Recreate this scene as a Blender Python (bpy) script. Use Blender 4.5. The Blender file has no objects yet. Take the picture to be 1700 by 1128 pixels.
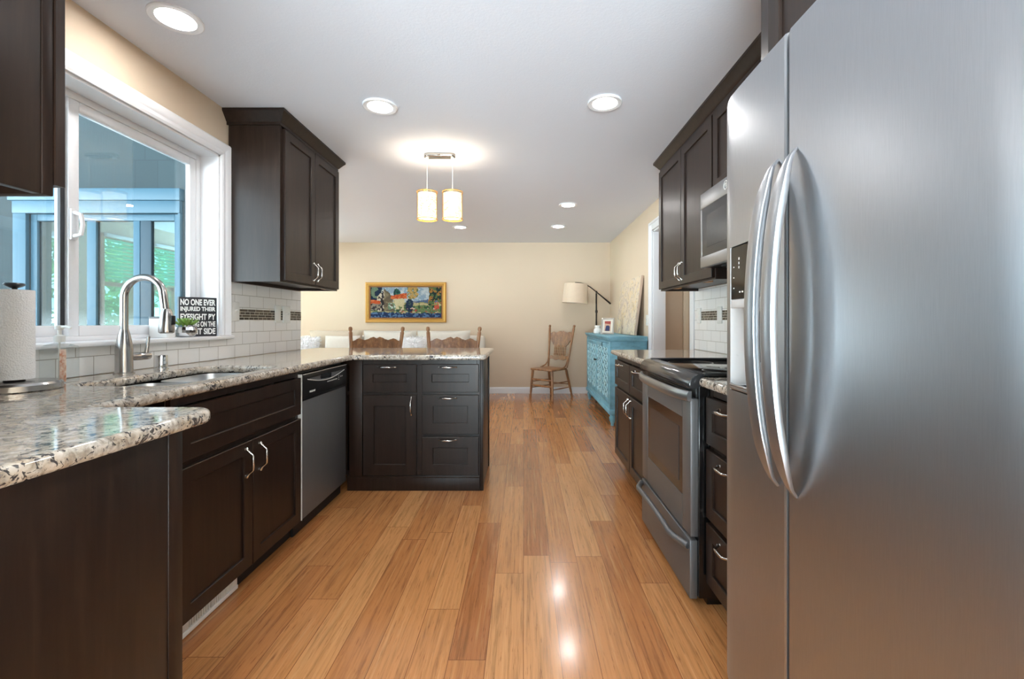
import bpy, bmesh, math, random
from mathutils import Vector, Matrix
PI = math.pi
random.seed(7)
scene = bpy.context.scene
COL = scene.collection
H = 2.41      # ceiling height
CZ = 1.14     # eye height

# ------------------------------------------------------------------ camera
cam_d = bpy.data.cameras.new('camera')
cam = bpy.data.objects.new('camera', cam_d)
COL.objects.link(cam)
cam.location = (0, 0, CZ)
cam.rotation_euler = (PI / 2, 0, 0)
cam_d.sensor_width = 36.0
cam_d.lens = 750.0 / 1700 * 36
cam_d.shift_x = -19.0 / 1700
cam_d.shift_y = -29.0 / 1700
cam_d.clip_start = 0.02
scene.camera = cam

# ------------------------------------------------------------------ world
world = bpy.data.worlds.new('world')
scene.world = world
world.use_nodes = True
wn = world.node_tree
bg = wn.nodes['Background']
SKY_STRENGTH = 4.8       # overcast-bright sky
GROUND_STRENGTH = 30.0   # added glow below the horizon, boosted to light the ceiling through the doors
_tc = wn.nodes.new('ShaderNodeTexCoord')
_sp = wn.nodes.new('ShaderNodeSeparateXYZ')
wn.links.new(_tc.outputs['Generated'], _sp.inputs[0])
_up = wn.nodes.new('ShaderNodeMapRange')
_up.inputs['From Min'].default_value = -.06
_up.inputs['From Max'].default_value = .02
wn.links.new(_sp.outputs[2], _up.inputs['Value'])
_mc = wn.nodes.new('ShaderNodeMix')
_mc.data_type = 'RGBA'
_mc.inputs[6].default_value = (.94, .96, 1.0, 1)
_mc.inputs[7].default_value = (.80, .90, 1.0, 1)
wn.links.new(_up.outputs[0], _mc.inputs[0])
wn.links.new(_mc.outputs[2], bg.inputs['Color'])
_ms = wn.nodes.new('ShaderNodeMapRange')
_ms.inputs['To Min'].default_value = GROUND_STRENGTH
_ms.inputs['To Max'].default_value = SKY_STRENGTH
wn.links.new(_up.outputs[0], _ms.inputs['Value'])
wn.links.new(_ms.outputs[0], bg.inputs['Strength'])
LAMP_EMIT = 92.0       # recessed lamp lens
PENDANT_W = 9.0
# ------------------------------------------------------------------ view
vs = scene.view_settings
vs.view_transform = 'Standard'
vs.look = 'None'
vs.gamma = 1.0
vs.use_curve_mapping = False
vs.exposure = 0.42
try:
    scene.cycles.use_denoising = True
    scene.cycles.sample_clamp_indirect = 6.0
except Exception:
    pass


def portal(name, loc, rot, sx, sy):
    l = bpy.data.lights.new(name, 'AREA')
    l.shape = 'RECTANGLE'
    l.size, l.size_y = sx, sy
    l.cycles.is_portal = True
    o = bpy.data.objects.new(name, l)
    COL.objects.link(o)
    o.location = loc
    o.rotation_euler = rot
    return o


# light comes in through: the kitchen window, the glazed door added behind the camera, the living room windows
portal('daylight_portal', (-1.95, 1.91, 1.59), (0, -PI / 2, 0), 1.06, 1.48)
portal('daylight_portal', (-.2, -2.70, 1.13), (PI / 2, 0, 0), 2.8, 2.2)
portal('daylight_portal', (-5.03, 4.36, 1.1), (0, -PI / 2, 0), 2.0, 1.26)


# ------------------------------------------------------------------ colour + materials
def lin(c):
    if isinstance(c, str):
        c = tuple(int(c[i:i + 2], 16) for i in (0, 2, 4))
    out = []
    for v in c[:3]:
        v = v / 255.0
        out.append(v / 12.92 if v <= 0.04045 else ((v + 0.055) / 1.055) ** 2.4)
    return (*out, 1.0)


class NT:
    def __init__(self, name):
        self.m = bpy.data.materials.new(name)
        self.m.use_nodes = True
        self.t = self.m.node_tree
        self.b = self.t.nodes['Principled BSDF']
        self._co = None

    def n(self, kind, **kw):
        nd = self.t.nodes.new(kind)
        for k, v in kw.items():
            setattr(nd, k, v)
        return nd

    def l(self, a, b):
        self.t.links.new(a, b)

    def co(self):
        if self._co is None:
            # world position, so that the pattern does not depend on each object's origin
            self._co = self.n('ShaderNodeNewGeometry').outputs['Position']
        return self._co

    def local(self):
        return self.n('ShaderNodeTexCoord').outputs['Object']

    def mapping(self, scale=(1, 1, 1), src=None, rot=(0, 0, 0), loc=(0, 0, 0)):
        mp = self.n('ShaderNodeMapping')
        mp.inputs['Scale'].default_value = scale
        mp.inputs['Rotation'].default_value = rot
        mp.inputs['Location'].default_value = loc
        self.l(src or self.co(), mp.inputs['Vector'])
        return mp.outputs['Vector']

    def noise(self, vec, scale, detail=4, rough=.55, dist=0):
        nd = self.n('ShaderNodeTexNoise')
        nd.inputs['Scale'].default_value = scale
        nd.inputs['Detail'].default_value = detail
        nd.inputs['Roughness'].default_value = rough
        nd.inputs['Distortion'].default_value = dist
        self.l(vec, nd.inputs['Vector'])
        return nd.outputs['Fac']

    def ramp(self, fac, stops):
        r = self.n('ShaderNodeValToRGB')
        el = r.color_ramp.elements
        while len(el) < len(stops):
            el.new(0.5)
        for e, (p, c) in zip(el, stops):
            e.position = p
            e.color = c if len(c) == 4 else (*c, 1)
        self.l(fac, r.inputs['Fac'])
        return r.outputs['Color']

    def mix(self, a, b, fac, mode='MIX'):
        mx = self.n('ShaderNodeMix', data_type='RGBA', blend_type=mode)
        for s, v in ((0, fac), (6, a), (7, b)):
            if isinstance(v, (int, float)):
                mx.inputs[s].default_value = v
            elif isinstance(v, tuple):
                mx.inputs[s].default_value = v
            else:
                self.l(v, mx.inputs[s])
        return mx.outputs[2]

    def math(self, op, a, b=None, c=None):
        nd = self.n('ShaderNodeMath', operation=op)
        for i, v in enumerate((a, b, c)):
            if v is None:
                continue
            if isinstance(v, (int, float)):
                nd.inputs[i].default_value = v
            else:
                self.l(v, nd.inputs[i])
        return nd.outputs[0]

    def sep(self, v):
        s = self.n('ShaderNodeSeparateXYZ')
        self.l(v, s.inputs[0])
        return s.outputs

    def comb(self, x, y, z):
        s = self.n('ShaderNodeCombineXYZ')
        for i, v in enumerate((x, y, z)):
            if isinstance(v, (int, float)):
                s.inputs[i].default_value = v
            else:
                self.l(v, s.inputs[i])
        return s.outputs[0]

    def bump(self, h, strength=.2, dist=.01):
        bp = self.n('ShaderNodeBump')
        bp.inputs['Strength'].default_value = strength
        bp.inputs['Distance'].default_value = dist
        self.l(h, bp.inputs['Height'])
        self.l(bp.outputs['Normal'], self.b.inputs['Normal'])

    def set(self, **kw):
        names = dict(color='Base Color', rough='Roughness', metal='Metallic', spec='Specular IOR Level',
                     coat='Coat Weight', coatr='Coat Roughness', trans='Transmission Weight', ior='IOR',
                     alpha='Alpha', sheen='Sheen Weight', aniso='Anisotropic', anrot='Anisotropic Rotation',
                     em='Emission Color', ems='Emission Strength', sss='Subsurface Weight')
        for k, v in kw.items():
            i = self.b.inputs[names[k]]
            if isinstance(v, (int, float)):
                i.default_value = v
            elif isinstance(v, (tuple, list, str)):
                i.default_value = lin(v) if isinstance(v, str) or max(v) > 1.0001 else (*v[:3], 1)
            else:
                self.l(v, i)
        return self


def plain(name, color, rough=.5, **kw):
    t = NT(name)
    t.set(color=color, rough=rough, **kw)
    # a faint unevenness of the finish
    f = t.noise(t.co(), 35, 3)
    r = t.math('MULTIPLY_ADD', f, .12, max(rough - .06, .02))
    t.l(r, t.b.inputs['Roughness'])
    return t.m


def glass(name, tint=(1, 1, 1, 1), refl=1.0):
    t = NT(name)
    tr = t.n('ShaderNodeBsdfTransparent')
    tr.inputs['Color'].default_value = tint
    gl = t.n('ShaderNodeBsdfGlossy')
    gl.inputs['Roughness'].default_value = 0.0
    lw = t.n('ShaderNodeLayerWeight')
    lw.inputs['Blend'].default_value = .5
    f = t.math('MULTIPLY', t.math('MULTIPLY_ADD', t.math('POWER', lw.outputs['Facing'], 5.0), .9, .04), refl)
    mx = t.n('ShaderNodeMixShader')
    t.l(f, mx.inputs[0])
    t.l(tr.outputs[0], mx.inputs[1])
    t.l(gl.outputs[0], mx.inputs[2])
    t.l(mx.outputs[0], t.t.nodes['Material Output'].inputs['Surface'])
    return t.m


M = {}


def mk_espresso():
    t = NT('espresso_wood')
    v = t.mapping((40, 40, 3.0))
    f = t.noise(v, 1.0, 6, .6, .4)
    f2 = t.noise(t.mapping((2.2, 2.2, 1.2)), 1.0, 3, .5)
    c = t.ramp(f, [(.25, lin((29, 19, 14))), (.55, lin((43, 30, 23))), (.8, lin((58, 42, 33)))])
    c = t.mix(c, lin((23, 15, 12)), t.math('MULTIPLY', f2, .5))
    t.set(color=c, rough=.36, spec=.30, coat=.05, coatr=.25)
    t.bump(f, .05, .002)
    return t.m


def mk_floor():
    t = NT('bamboo_planks')
    s = t.sep(t.co())
    W = .127
    row = t.math('FLOOR', t.math('DIVIDE', s[0], W))
    fx = t.math('FRACT', t.math('DIVIDE', s[0], W))
    wn1 = t.n('ShaderNodeTexWhiteNoise', noise_dimensions='1D')
    t.l(row, wn1.inputs['W'])
    ln = t.math('MULTIPLY_ADD', wn1.outputs['Value'], .5, 1.0)
    yy = t.math('DIVIDE', t.math('ADD', s[1], t.math('MULTIPLY', wn1.outputs['Value'], 7.3)), ln)
    pid = t.math('FLOOR', yy)
    fy = t.math('FRACT', yy)
    wn2 = t.n('ShaderNodeTexWhiteNoise', noise_dimensions='2D')
    t.l(t.comb(row, pid, 0), wn2.inputs['Vector'])
    r = wn2.outputs['Value']
    base = t.ramp(r, [(.0, lin((172, 112, 66))), (.12, lin((184, 124, 76))), (.45, lin((196, 138, 86))),
                      (.8, lin((206, 149, 96))), (1, lin((214, 161, 108)))])
    off = t.math('MULTIPLY', r, 37.0)
    vec = t.comb(t.math('ADD', t.math('MULTIPLY', s[0], 85), off), t.math('ADD', t.math('MULTIPLY', s[1], 3.2), off), off)
    st = t.noise(vec, 1.0, 5, .62, .35)
    streak = t.ramp(st, [(.30, (.42, .42, .42)), (.48, (.86, .86, .86)), (.6, (1, 1, 1)), (.78, (1.0, 1.0, 1.0))])
    c = t.mix(base, streak, .75, 'MULTIPLY')
    vec2 = t.comb(t.math('ADD', t.math('MULTIPLY', s[0], 190), off), t.math('MULTIPLY', s[1], 12.0), off)
    st2 = t.noise(vec2, 1.0, 3, .6)
    spk = t.ramp(st2, [(.30, lin((110, 62, 34))), (.40, (1, 1, 1))])
    c = t.mix(c, spk, .45, 'MULTIPLY')
    lt = t.ramp(t.noise(t.comb(t.math('ADD', t.math('MULTIPLY', s[0], 60), off), t.math('MULTIPLY', s[1], 2.0), off), 1.0, 4, .6),
                [(.55, (0, 0, 0)), (.75, (1, 1, 1))])
    c = t.mix(c, lin((226, 178, 124)), t.math('MULTIPLY', lt, .5))
    c = t.mix(c, (.93, .845, .775, 1), 1.0, 'MULTIPLY')
    # seams
    dx = t.math('MINIMUM', fx, t.math('SUBTRACT', 1.0, fx))
    sx = t.math('LESS_THAN', dx, .0095)
    dy = t.math('MULTIPLY', t.math('MINIMUM', fy, t.math('SUBTRACT', 1.0, fy)), ln)
    sy = t.math('LESS_THAN', dy, .0013)
    seam = t.math('MAXIMUM', sx, sy)
    c = t.mix(c, lin((96, 52, 28)), t.math('MULTIPLY', seam, .75))
    t.set(color=c, rough=.2, spec=.5, coat=.35, coatr=.12)
    rr = t.math('MULTIPLY_ADD', st, .16, .13)
    t.l(rr, t.b.inputs['Roughness'])
    hgt = t.math('SUBTRACT', t.math('MULTIPLY', t.noise(t.mapping((9, 2.5, 1)), 1.0, 2), .25), seam)
    t.bump(hgt, .12, .0015)
    return t.m


def mk_granite():
    t = NT('speckled_granite')
    p = t.co()
    f1 = t.noise(p, 38, 6, .65, .6)
    base = t.ramp(f1, [(.30, lin((112, 102, 92))), (.46, lin((168, 159, 147))), (.58, lin((198, 190, 179))), (.75, lin((214, 208, 199)))])
    f2 = t.noise(p, 16, 3, .6, .8)
    warm = t.ramp(f2, [(.48, (0, 0, 0)), (.66, (1, 1, 1))])
    c = t.mix(base, lin((186, 160, 128)), t.math('MULTIPLY', warm, .35))
    f3 = t.noise(t.mapping((1, 1, 1), loc=(3.1, 1.7, 5)), 76, 4, .6, .9)
    f3b = t.noise(t.mapping((1, 1, 1), loc=(9.1, 4.7, 2)), 14, 2, .5)
    dark = t.ramp(t.math('ADD', f3, t.math('MULTIPLY_ADD', f3b, .35, -.175)), [(.56, (0, 0, 0)), (.605, (1, 1, 1))])
    c = t.mix(c, lin((38, 37, 42)), t.math('MULTIPLY', dark, .92))
    f4 = t.noise(t.mapping((1, 1, 1), loc=(5, 5, 8)), 85, 3, .6, .3)
    grey = t.ramp(f4, [(.60, (0, 0, 0)), (.68, (1, 1, 1))])
    c = t.mix(c, lin((104, 102, 104)), t.math('MULTIPLY', grey, .7))
    t.set(color=c, rough=.07, spec=.62)
    t.bump(f1, .02, .001)
    return t.m


def mk_steel(name='brushed_steel', col=(172, 175, 179), rough=.33, vertical=True, aniso=.45, metal=.97):
    t = NT(name)
    sc = (620, 620, 22) if vertical else (9, 9, 300)
    f = t.noise(t.mapping(sc), 1.0, 3, .6)
    fl = t.noise(t.mapping((1.7, 1.7, .8)), 1.0, 2, .5)
    c = t.mix(lin(col), lin(tuple(max(0, v - 12) for v in col)), f)
    r = t.math('MULTIPLY_ADD', f, .08, rough - .04)
    r = t.math('MULTIPLY_ADD', fl, .06, r)
    t.set(color=c, metal=metal, rough=r, aniso=aniso)
    tn = t.n('ShaderNodeTangent', direction_type='RADIAL', axis='Z')
    t.l(tn.outputs[0], t.b.inputs['Tangent'])
    t.set(anrot=.25 if vertical else 0.0)
    t.bump(f, .015, .0003)
    return t.m


def mk_tile(name, axis='y'):
    t = NT(name)
    s = t.sep(t.co())
    br = t.n('ShaderNodeTexBrick')
    br.offset = .5
    br.inputs['Scale'].default_value = 1.0
    br.inputs['Mortar Size'].default_value = .0016
    br.inputs['Mortar Smooth'].default_value = .1
    br.inputs['Brick Width'].default_value = .152
    br.inputs['Row Height'].default_value = .0775
    br.inputs['Color1'].default_value = lin((247, 247, 246))
    br.inputs['Color2'].default_value = lin((241, 242, 242))
    br.inputs['Mortar'].default_value = lin((168, 165, 158))
    t.l(t.comb(t.math('ADD', s[1], .035), t.math('SUBTRACT', s[2], .922), 0), br.inputs['Vector'])
    r = t.math('MULTIPLY_ADD', br.outputs['Fac'], .5, .12)
    t.set(color=br.outputs['Color'], rough=r, spec=.5)
    t.bump(t.math('SUBTRACT', 1.0, br.outputs['Fac']), .25, .002)
    return t.m


def mk_mosaic():
    t = NT('glass_mosaic')
    s = t.sep(t.co())
    rowf = t.math('FLOOR', t.math('DIVIDE', t.math('SUBTRACT', s[2], 1.153), .01725))
    wn_ = t.n('ShaderNodeTexWhiteNoise', noise_dimensions='1D')
    t.l(rowf, wn_.inputs['W'])
    br = t.n('ShaderNodeTexBrick')
    br.offset = .37
    br.squash = .6
    br.squash_frequency = 2
    br.inputs['Scale'].default_value = 1.0
    br.inputs['Mortar Size'].default_value = .0018
    br.inputs['Brick Width'].default_value = .085
    br.inputs['Row Height'].default_value = .01725
    br.inputs['Color1'].default_value = lin((40, 34, 28))
    br.inputs['Color2'].default_value = lin((80, 71, 58))
    br.inputs['Mortar'].default_value = lin((196, 190, 178))
    t.l(t.comb(t.math('ADD', s[1], t.math('MULTIPLY', wn_.outputs['Value'], .3)), t.math('SUBTRACT', s[2], 1.153), 0), br.inputs['Vector'])
    t.set(color=br.outputs['Color'], rough=.25, spec=.4)
    return t.m


def mk_wall(name, col):
    t = NT(name)
    f = t.noise(t.co(), 260, 3, .6)
    f2 = t.noise(t.co(), 1.3, 2, .5)
    c = t.mix(lin(col), lin(tuple(v - 6 for v in col)), f2)
    t.set(color=c, rough=.62, spec=.3)
    t.bump(f, .12, .0012)
    return t.m


def mk_ceiling():
    t = NT('textured_ceiling_paint')
    v = t.n('ShaderNodeTexVoronoi')
    v.inputs['Scale'].default_value = 75
    t.l(t.mix(t.co(), t.co(), 0.0), v.inputs['Vector'])
    f = t.noise(t.co(), 120, 4, .6, .5)
    h = t.math('ADD', f, t.math('MULTIPLY', v.outputs['Distance'], .5))
    t.set(color=(233, 238, 248), rough=.75, spec=.25)
    t.bump(h, .25, .002)
    return t.m


def mk_oak(name, carved=False):
    t = NT(name)
    src = t.local()
    f = t.noise(t.mapping((30, 30, 4), src), 1.0, 5, .6, .5)
    c = t.ramp(f, [(.25, lin((94, 60, 34))), (.5, lin((146, 100, 62))), (.75, lin((180, 131, 86)))])
    t.set(color=c, rough=.32, coat=.25, coatr=.2)
    if carved:
        w = t.n('ShaderNodeTexWave', wave_type='RINGS', rings_direction='SPHERICAL')
        w.inputs['Scale'].default_value = 17
        w.inputs['Distortion'].default_value = 9
        w.inputs['Detail'].default_value = 2
        w.inputs['Detail Scale'].default_value = 1.6
        t.l(t.mapping((1, 1, 1), src, loc=(.07, 0, -.93)), w.inputs['Vector'])
        cc = t.mix(c, lin((96, 64, 40)), t.math('MULTIPLY', t.math('SUBTRACT', 1.0, w.outputs['Fac']), .40))
        t.l(cc, t.b.inputs['Base Color'])
        t.bump(w.outputs['Fac'], .35, .0025)
    return t.m


def mk_fabric(name, col, scale=420, bump=.25):
    t = NT(name)
    a = t.n('ShaderNodeTexWave', wave_type='BANDS', bands_direction='X')
    a.inputs['Scale'].default_value = scale * .25
    b = t.n('ShaderNodeTexWave', wave_type='BANDS', bands_direction='Z')
    b.inputs['Scale'].default_value = scale * .25
    t.l(t.local(), a.inputs['Vector'])
    t.l(t.local(), b.inputs['Vector'])
    f = t.math('MULTIPLY', a.outputs['Fac'], b.outputs['Fac'])
    n = t.noise(t.local(), 30, 4)
    c = t.mix(lin(col), lin(tuple(max(0, v - 22) for v in col)), t.math('MULTIPLY_ADD', f, .3, t.math('MULTIPLY', n, .4)))
    t.set(color=c, rough=.9, spec=.15, sheen=.3)
    t.bump(f, bump, .001)
    return t.m


def mk_shingle():
    t = NT('teal_shingle_siding')
    s = t.sep(t.co())
    br = t.n('ShaderNodeTexBrick')
    br.offset = .43
    br.inputs['Scale'].default_value = 1.0
    br.inputs['Mortar Size'].default_value = .004
    br.inputs['Mortar Smooth'].default_value = .3
    br.inputs['Brick Width'].default_value = .17
    br.inputs['Row Height'].default_value = .215
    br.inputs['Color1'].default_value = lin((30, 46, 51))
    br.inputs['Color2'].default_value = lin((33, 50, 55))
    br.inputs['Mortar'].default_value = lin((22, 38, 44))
    t.l(t.comb(s[0], t.math('SUBTRACT', s[2], .012), 0), br.inputs['Vector'])
    t.set(color=br.outputs['Color'], rough=.8)
    t.bump(t.noise(t.mapping((60, 60, 6)), 1.0, 4), .3, .004)
    return t.m


def mk_canvas():
    t = NT('textured_abstract_canvas')
    src = t.co()
    f = t.noise(src, 7.5, 3, .55, 1.2)
    c = t.ramp(f, [(.3, lin((196, 178, 164))), (.45, lin((216, 199, 180))), (.58, lin((222, 204, 176))), (.66, lin((224, 198, 150))), (.8, lin((206, 190, 176)))])
    w = t.n('ShaderNodeTexWave', wave_type='BANDS')
    w.inputs['Scale'].default_value = 9
    w.inputs['Distortion'].default_value = 12
    w.inputs['Detail'].default_value = 3
    t.l(src, w.inputs['Vector'])
    line = t.ramp(w.outputs['Fac'], [(.01, (1, 1, 1)), (.08, (0, 0, 0))])
    c = t.mix(c, lin((146, 128, 114)), t.math('MULTIPLY', line, .6))
    t.set(color=c, rough=.7)
    t.bump(w.outputs['Fac'], .5, .006)
    return t.m


def mk_blue():
    t = NT('distressed_blue_paint')
    f = t.noise(t.mapping((6, 6, 14)), 1.0, 5, .65)
    c = t.ramp(f, [(.3, lin((98, 148, 167))), (.5, lin((116, 173, 194))), (.72, lin((134, 187, 206)))])
    wear = t.ramp(t.noise(t.co(), 24, 4, .7), [(.64, (0, 0, 0)), (.72, (1, 1, 1))])
    c = t.mix(c, lin((128, 126, 104)), t.math('MULTIPLY', wear, .5))
    t.set(color=c, rough=.5)
    t.bump(f, .08, .002)
    return t.m


def mk_towel():
    t = NT('paper_towel')
    v = t.n('ShaderNodeTexVoronoi')
    v.inputs['Scale'].default_value = 210
    t.l(t.co(), v.inputs['Vector'])
    t.set(color=(240, 240, 240), rough=.9, spec=.1)
    t.bump(v.outputs['Distance'], .5, .003)
    return t.m


def mk_attr(name):
    t = NT(name)
    a = t.n('ShaderNodeAttribute', attribute_name='stitch')
    f = t.noise(t.co(), 420, 2, .6)
    t.set(color=a.outputs['Color'], rough=.8, spec=.2)
    t.bump(f, .25, .002)
    return t.m


def emit(name, col, s):
    t = NT(name)
    t.set(color=(255, 255, 255), em=col, ems=s, rough=.4)
    return t.m


def mk_shade():
    # crackled white glass, lit by the bulb inside it
    t = NT('lit_pendant_glass')
    f = t.noise(t.co(), 120, 3, .6)
    c = t.mix(lin((255, 222, 150)), lin((255, 240, 205)), f)
    t.set(color=c, rough=.35, em=c, ems=1.7)
    return t.m


def mk_mesh():
    t = NT('gold_wire_mesh')
    v = t.n('ShaderNodeTexVoronoi', feature='DISTANCE_TO_EDGE')
    v.inputs['Scale'].default_value = 130
    t.l(t.co(), v.inputs['Vector'])
    a = t.math('LESS_THAN', v.outputs['Distance'], .07)
    t.set(color=(196, 150, 74), metal=.9, rough=.3, alpha=a)
    return t.m


def mk_leaf(name, a, b, sc=9):
    t = NT(name)
    f = t.noise(t.co(), sc, 4, .6)
    t.set(color=t.ramp(f, [(.3, lin(a)), (.7, lin(b))]), rough=.5)
    return t.m


def mk_slat():
    # thin translucent white slats, green daylight put into their mint colour
    t = NT('green_lit_slat')
    tr = t.n('ShaderNodeBsdfTranslucent')
    tr.inputs['Color'].default_value = lin((150, 236, 204))
    t.set(color=(170, 226, 206), rough=.5)
    mx = t.n('ShaderNodeMixShader')
    mx.inputs[0].default_value = .55
    t.l(t.b.outputs[0], mx.inputs[1])
    t.l(tr.outputs[0], mx.inputs[2])
    t.l(mx.outputs[0], t.t.nodes['Material Output'].inputs['Surface'])
    return t.m


M['espresso'] = mk_espresso()
M['floor'] = mk_floor()
M['granite'] = mk_granite()
M['steel'] = mk_steel()
M['steel_h'] = mk_steel('brushed_steel_sink', (216, 217, 218), .3, False, .3, .92)
M['steel_dark'] = mk_steel('slate_steel', (124, 125, 127), .40, True, .3, .6)
M['nickel'] = plain('satin_nickel', (206, 203, 198), .2, metal=1.0)
M['faucet'] = mk_steel('spun_steel', (186, 184, 182), .2, True, .3)
M['chrome'] = plain('polished_chrome', (226, 228, 230), .07, metal=1.0)
M['tile'] = mk_tile('white_subway_tile')
M['mosaic'] = mk_mosaic()
M['wall'] = mk_wall('cream_wall_paint', (220, 201, 178))
M['ceiling'] = mk_ceiling()
M['trim'] = plain('white_trim_paint', (240, 241, 244), .35)
M['vinyl'] = plain('white_vinyl', (238, 239, 242), .3)
M['plate'] = plain('white_plastic', (236, 236, 232), .3)
M['black'] = plain('black_plastic', (20, 20, 21), .3)
M['blackgloss'] = plain('black_enamel', (16, 16, 17), .12, spec=.6)
M['blackglass'] = plain('black_ceramic_glass', (11, 11, 12), .05, spec=.55)
M['ovenglass'] = plain('smoked_oven_glass', (52, 53, 54), .22, spec=.4)
M['greygloss'] = plain('dark_grey_enamel', (46, 47, 49), .16, spec=.6)
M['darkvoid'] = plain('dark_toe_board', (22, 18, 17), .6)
M['oak'] = mk_oak('oak_wood')
M['oakcarved'] = mk_oak('pressed_oak', True)
M['sofa'] = mk_fabric('cream_upholstery', (222, 216, 206))
M['sofa2'] = mk_fabric('tan_upholstery', (200, 184, 164))
M['fur'] = plain('white_faux_fur', (246, 246, 248), .9, spec=.1, sheen=.4)
M['linen'] = mk_fabric('linen_shade', (226, 206, 184), 700)
M['bronze'] = plain('dark_bronze', (52, 45, 40), .35, metal=.7)
M['white'] = plain('white_ceramic', (240, 240, 238), .2)
M['gold'] = plain('gilded_wood', (204, 154, 78), .35, metal=.35)
M['goldinner'] = plain('dark_gilt', (120, 78, 34), .45, metal=.3)
M['tapestry'] = mk_attr('needlepoint_wool')
M['canvas'] = mk_canvas()
M['blue'] = mk_blue()
M['bluelight'] = plain('light_blue_relief', (164, 206, 218), .5)
M['lattice_back'] = plain('dark_teal_back', (52, 92, 108), .6)
M['lens'] = emit('lamp_lens', (1.0, .975, .95), LAMP_EMIT)
M['shade'] = mk_shade()
M['mesh'] = mk_mesh()
M['glass'] = glass('window_glass', (.90, .97, .98, 1), 1.0)
M['aqua'] = glass('tinted_window_glass', (.72, 1.0, .92, 1), .9)
M['dusk'] = glass('dimmed_window_glass', (.46, .55, .56, 1), 1.0)  # tint darkened to imitate a dusky room behind the panes
M['clear'] = glass('clear_plastic', (.93, .95, .95, 1), 1.2)
M['shingle'] = mk_shingle()
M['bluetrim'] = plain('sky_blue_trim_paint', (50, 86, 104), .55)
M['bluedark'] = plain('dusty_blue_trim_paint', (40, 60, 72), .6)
M['leaf'] = mk_leaf('garden_leaf', (58, 96, 48), (136, 178, 96))
M['succ'] = mk_leaf('succulent_leaf', (74, 112, 44), (150, 186, 88))
M['patio'] = plain('patio_concrete', (150, 152, 150), .85)
M['towel'] = mk_towel()
M['blackwood'] = plain('black_painted_wood', (38, 38, 42), .5)
M['lettering'] = plain('white_lettering', (240, 240, 236), .6)
M['label'] = mk_leaf('floral_label', (200, 110, 60), (246, 232, 214), 70)
M['rawwood'] = plain('raw_pine', (196, 150, 110), .6)
M['mirror'] = plain('mirror_mosaic', (228, 230, 232), .05, metal=1.0)
M['photo_blue'] = plain('photo_navy', (44, 54, 96), .4)
M['photo_red'] = plain('photo_red', (168, 74, 64), .4)
M['photo_skin'] = plain('photo_tan', (206, 168, 144), .4)
M['silver'] = plain('silver_frame', (176, 170, 162), .3, metal=.7)
M['mat_board'] = plain('cream_mat', (232, 226, 214), .7)
M['pewter'] = plain('dark_pewter', (70, 70, 66), .35, metal=.8)
M['grill'] = plain('dark_slot', (24, 24, 26), .7)


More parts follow.
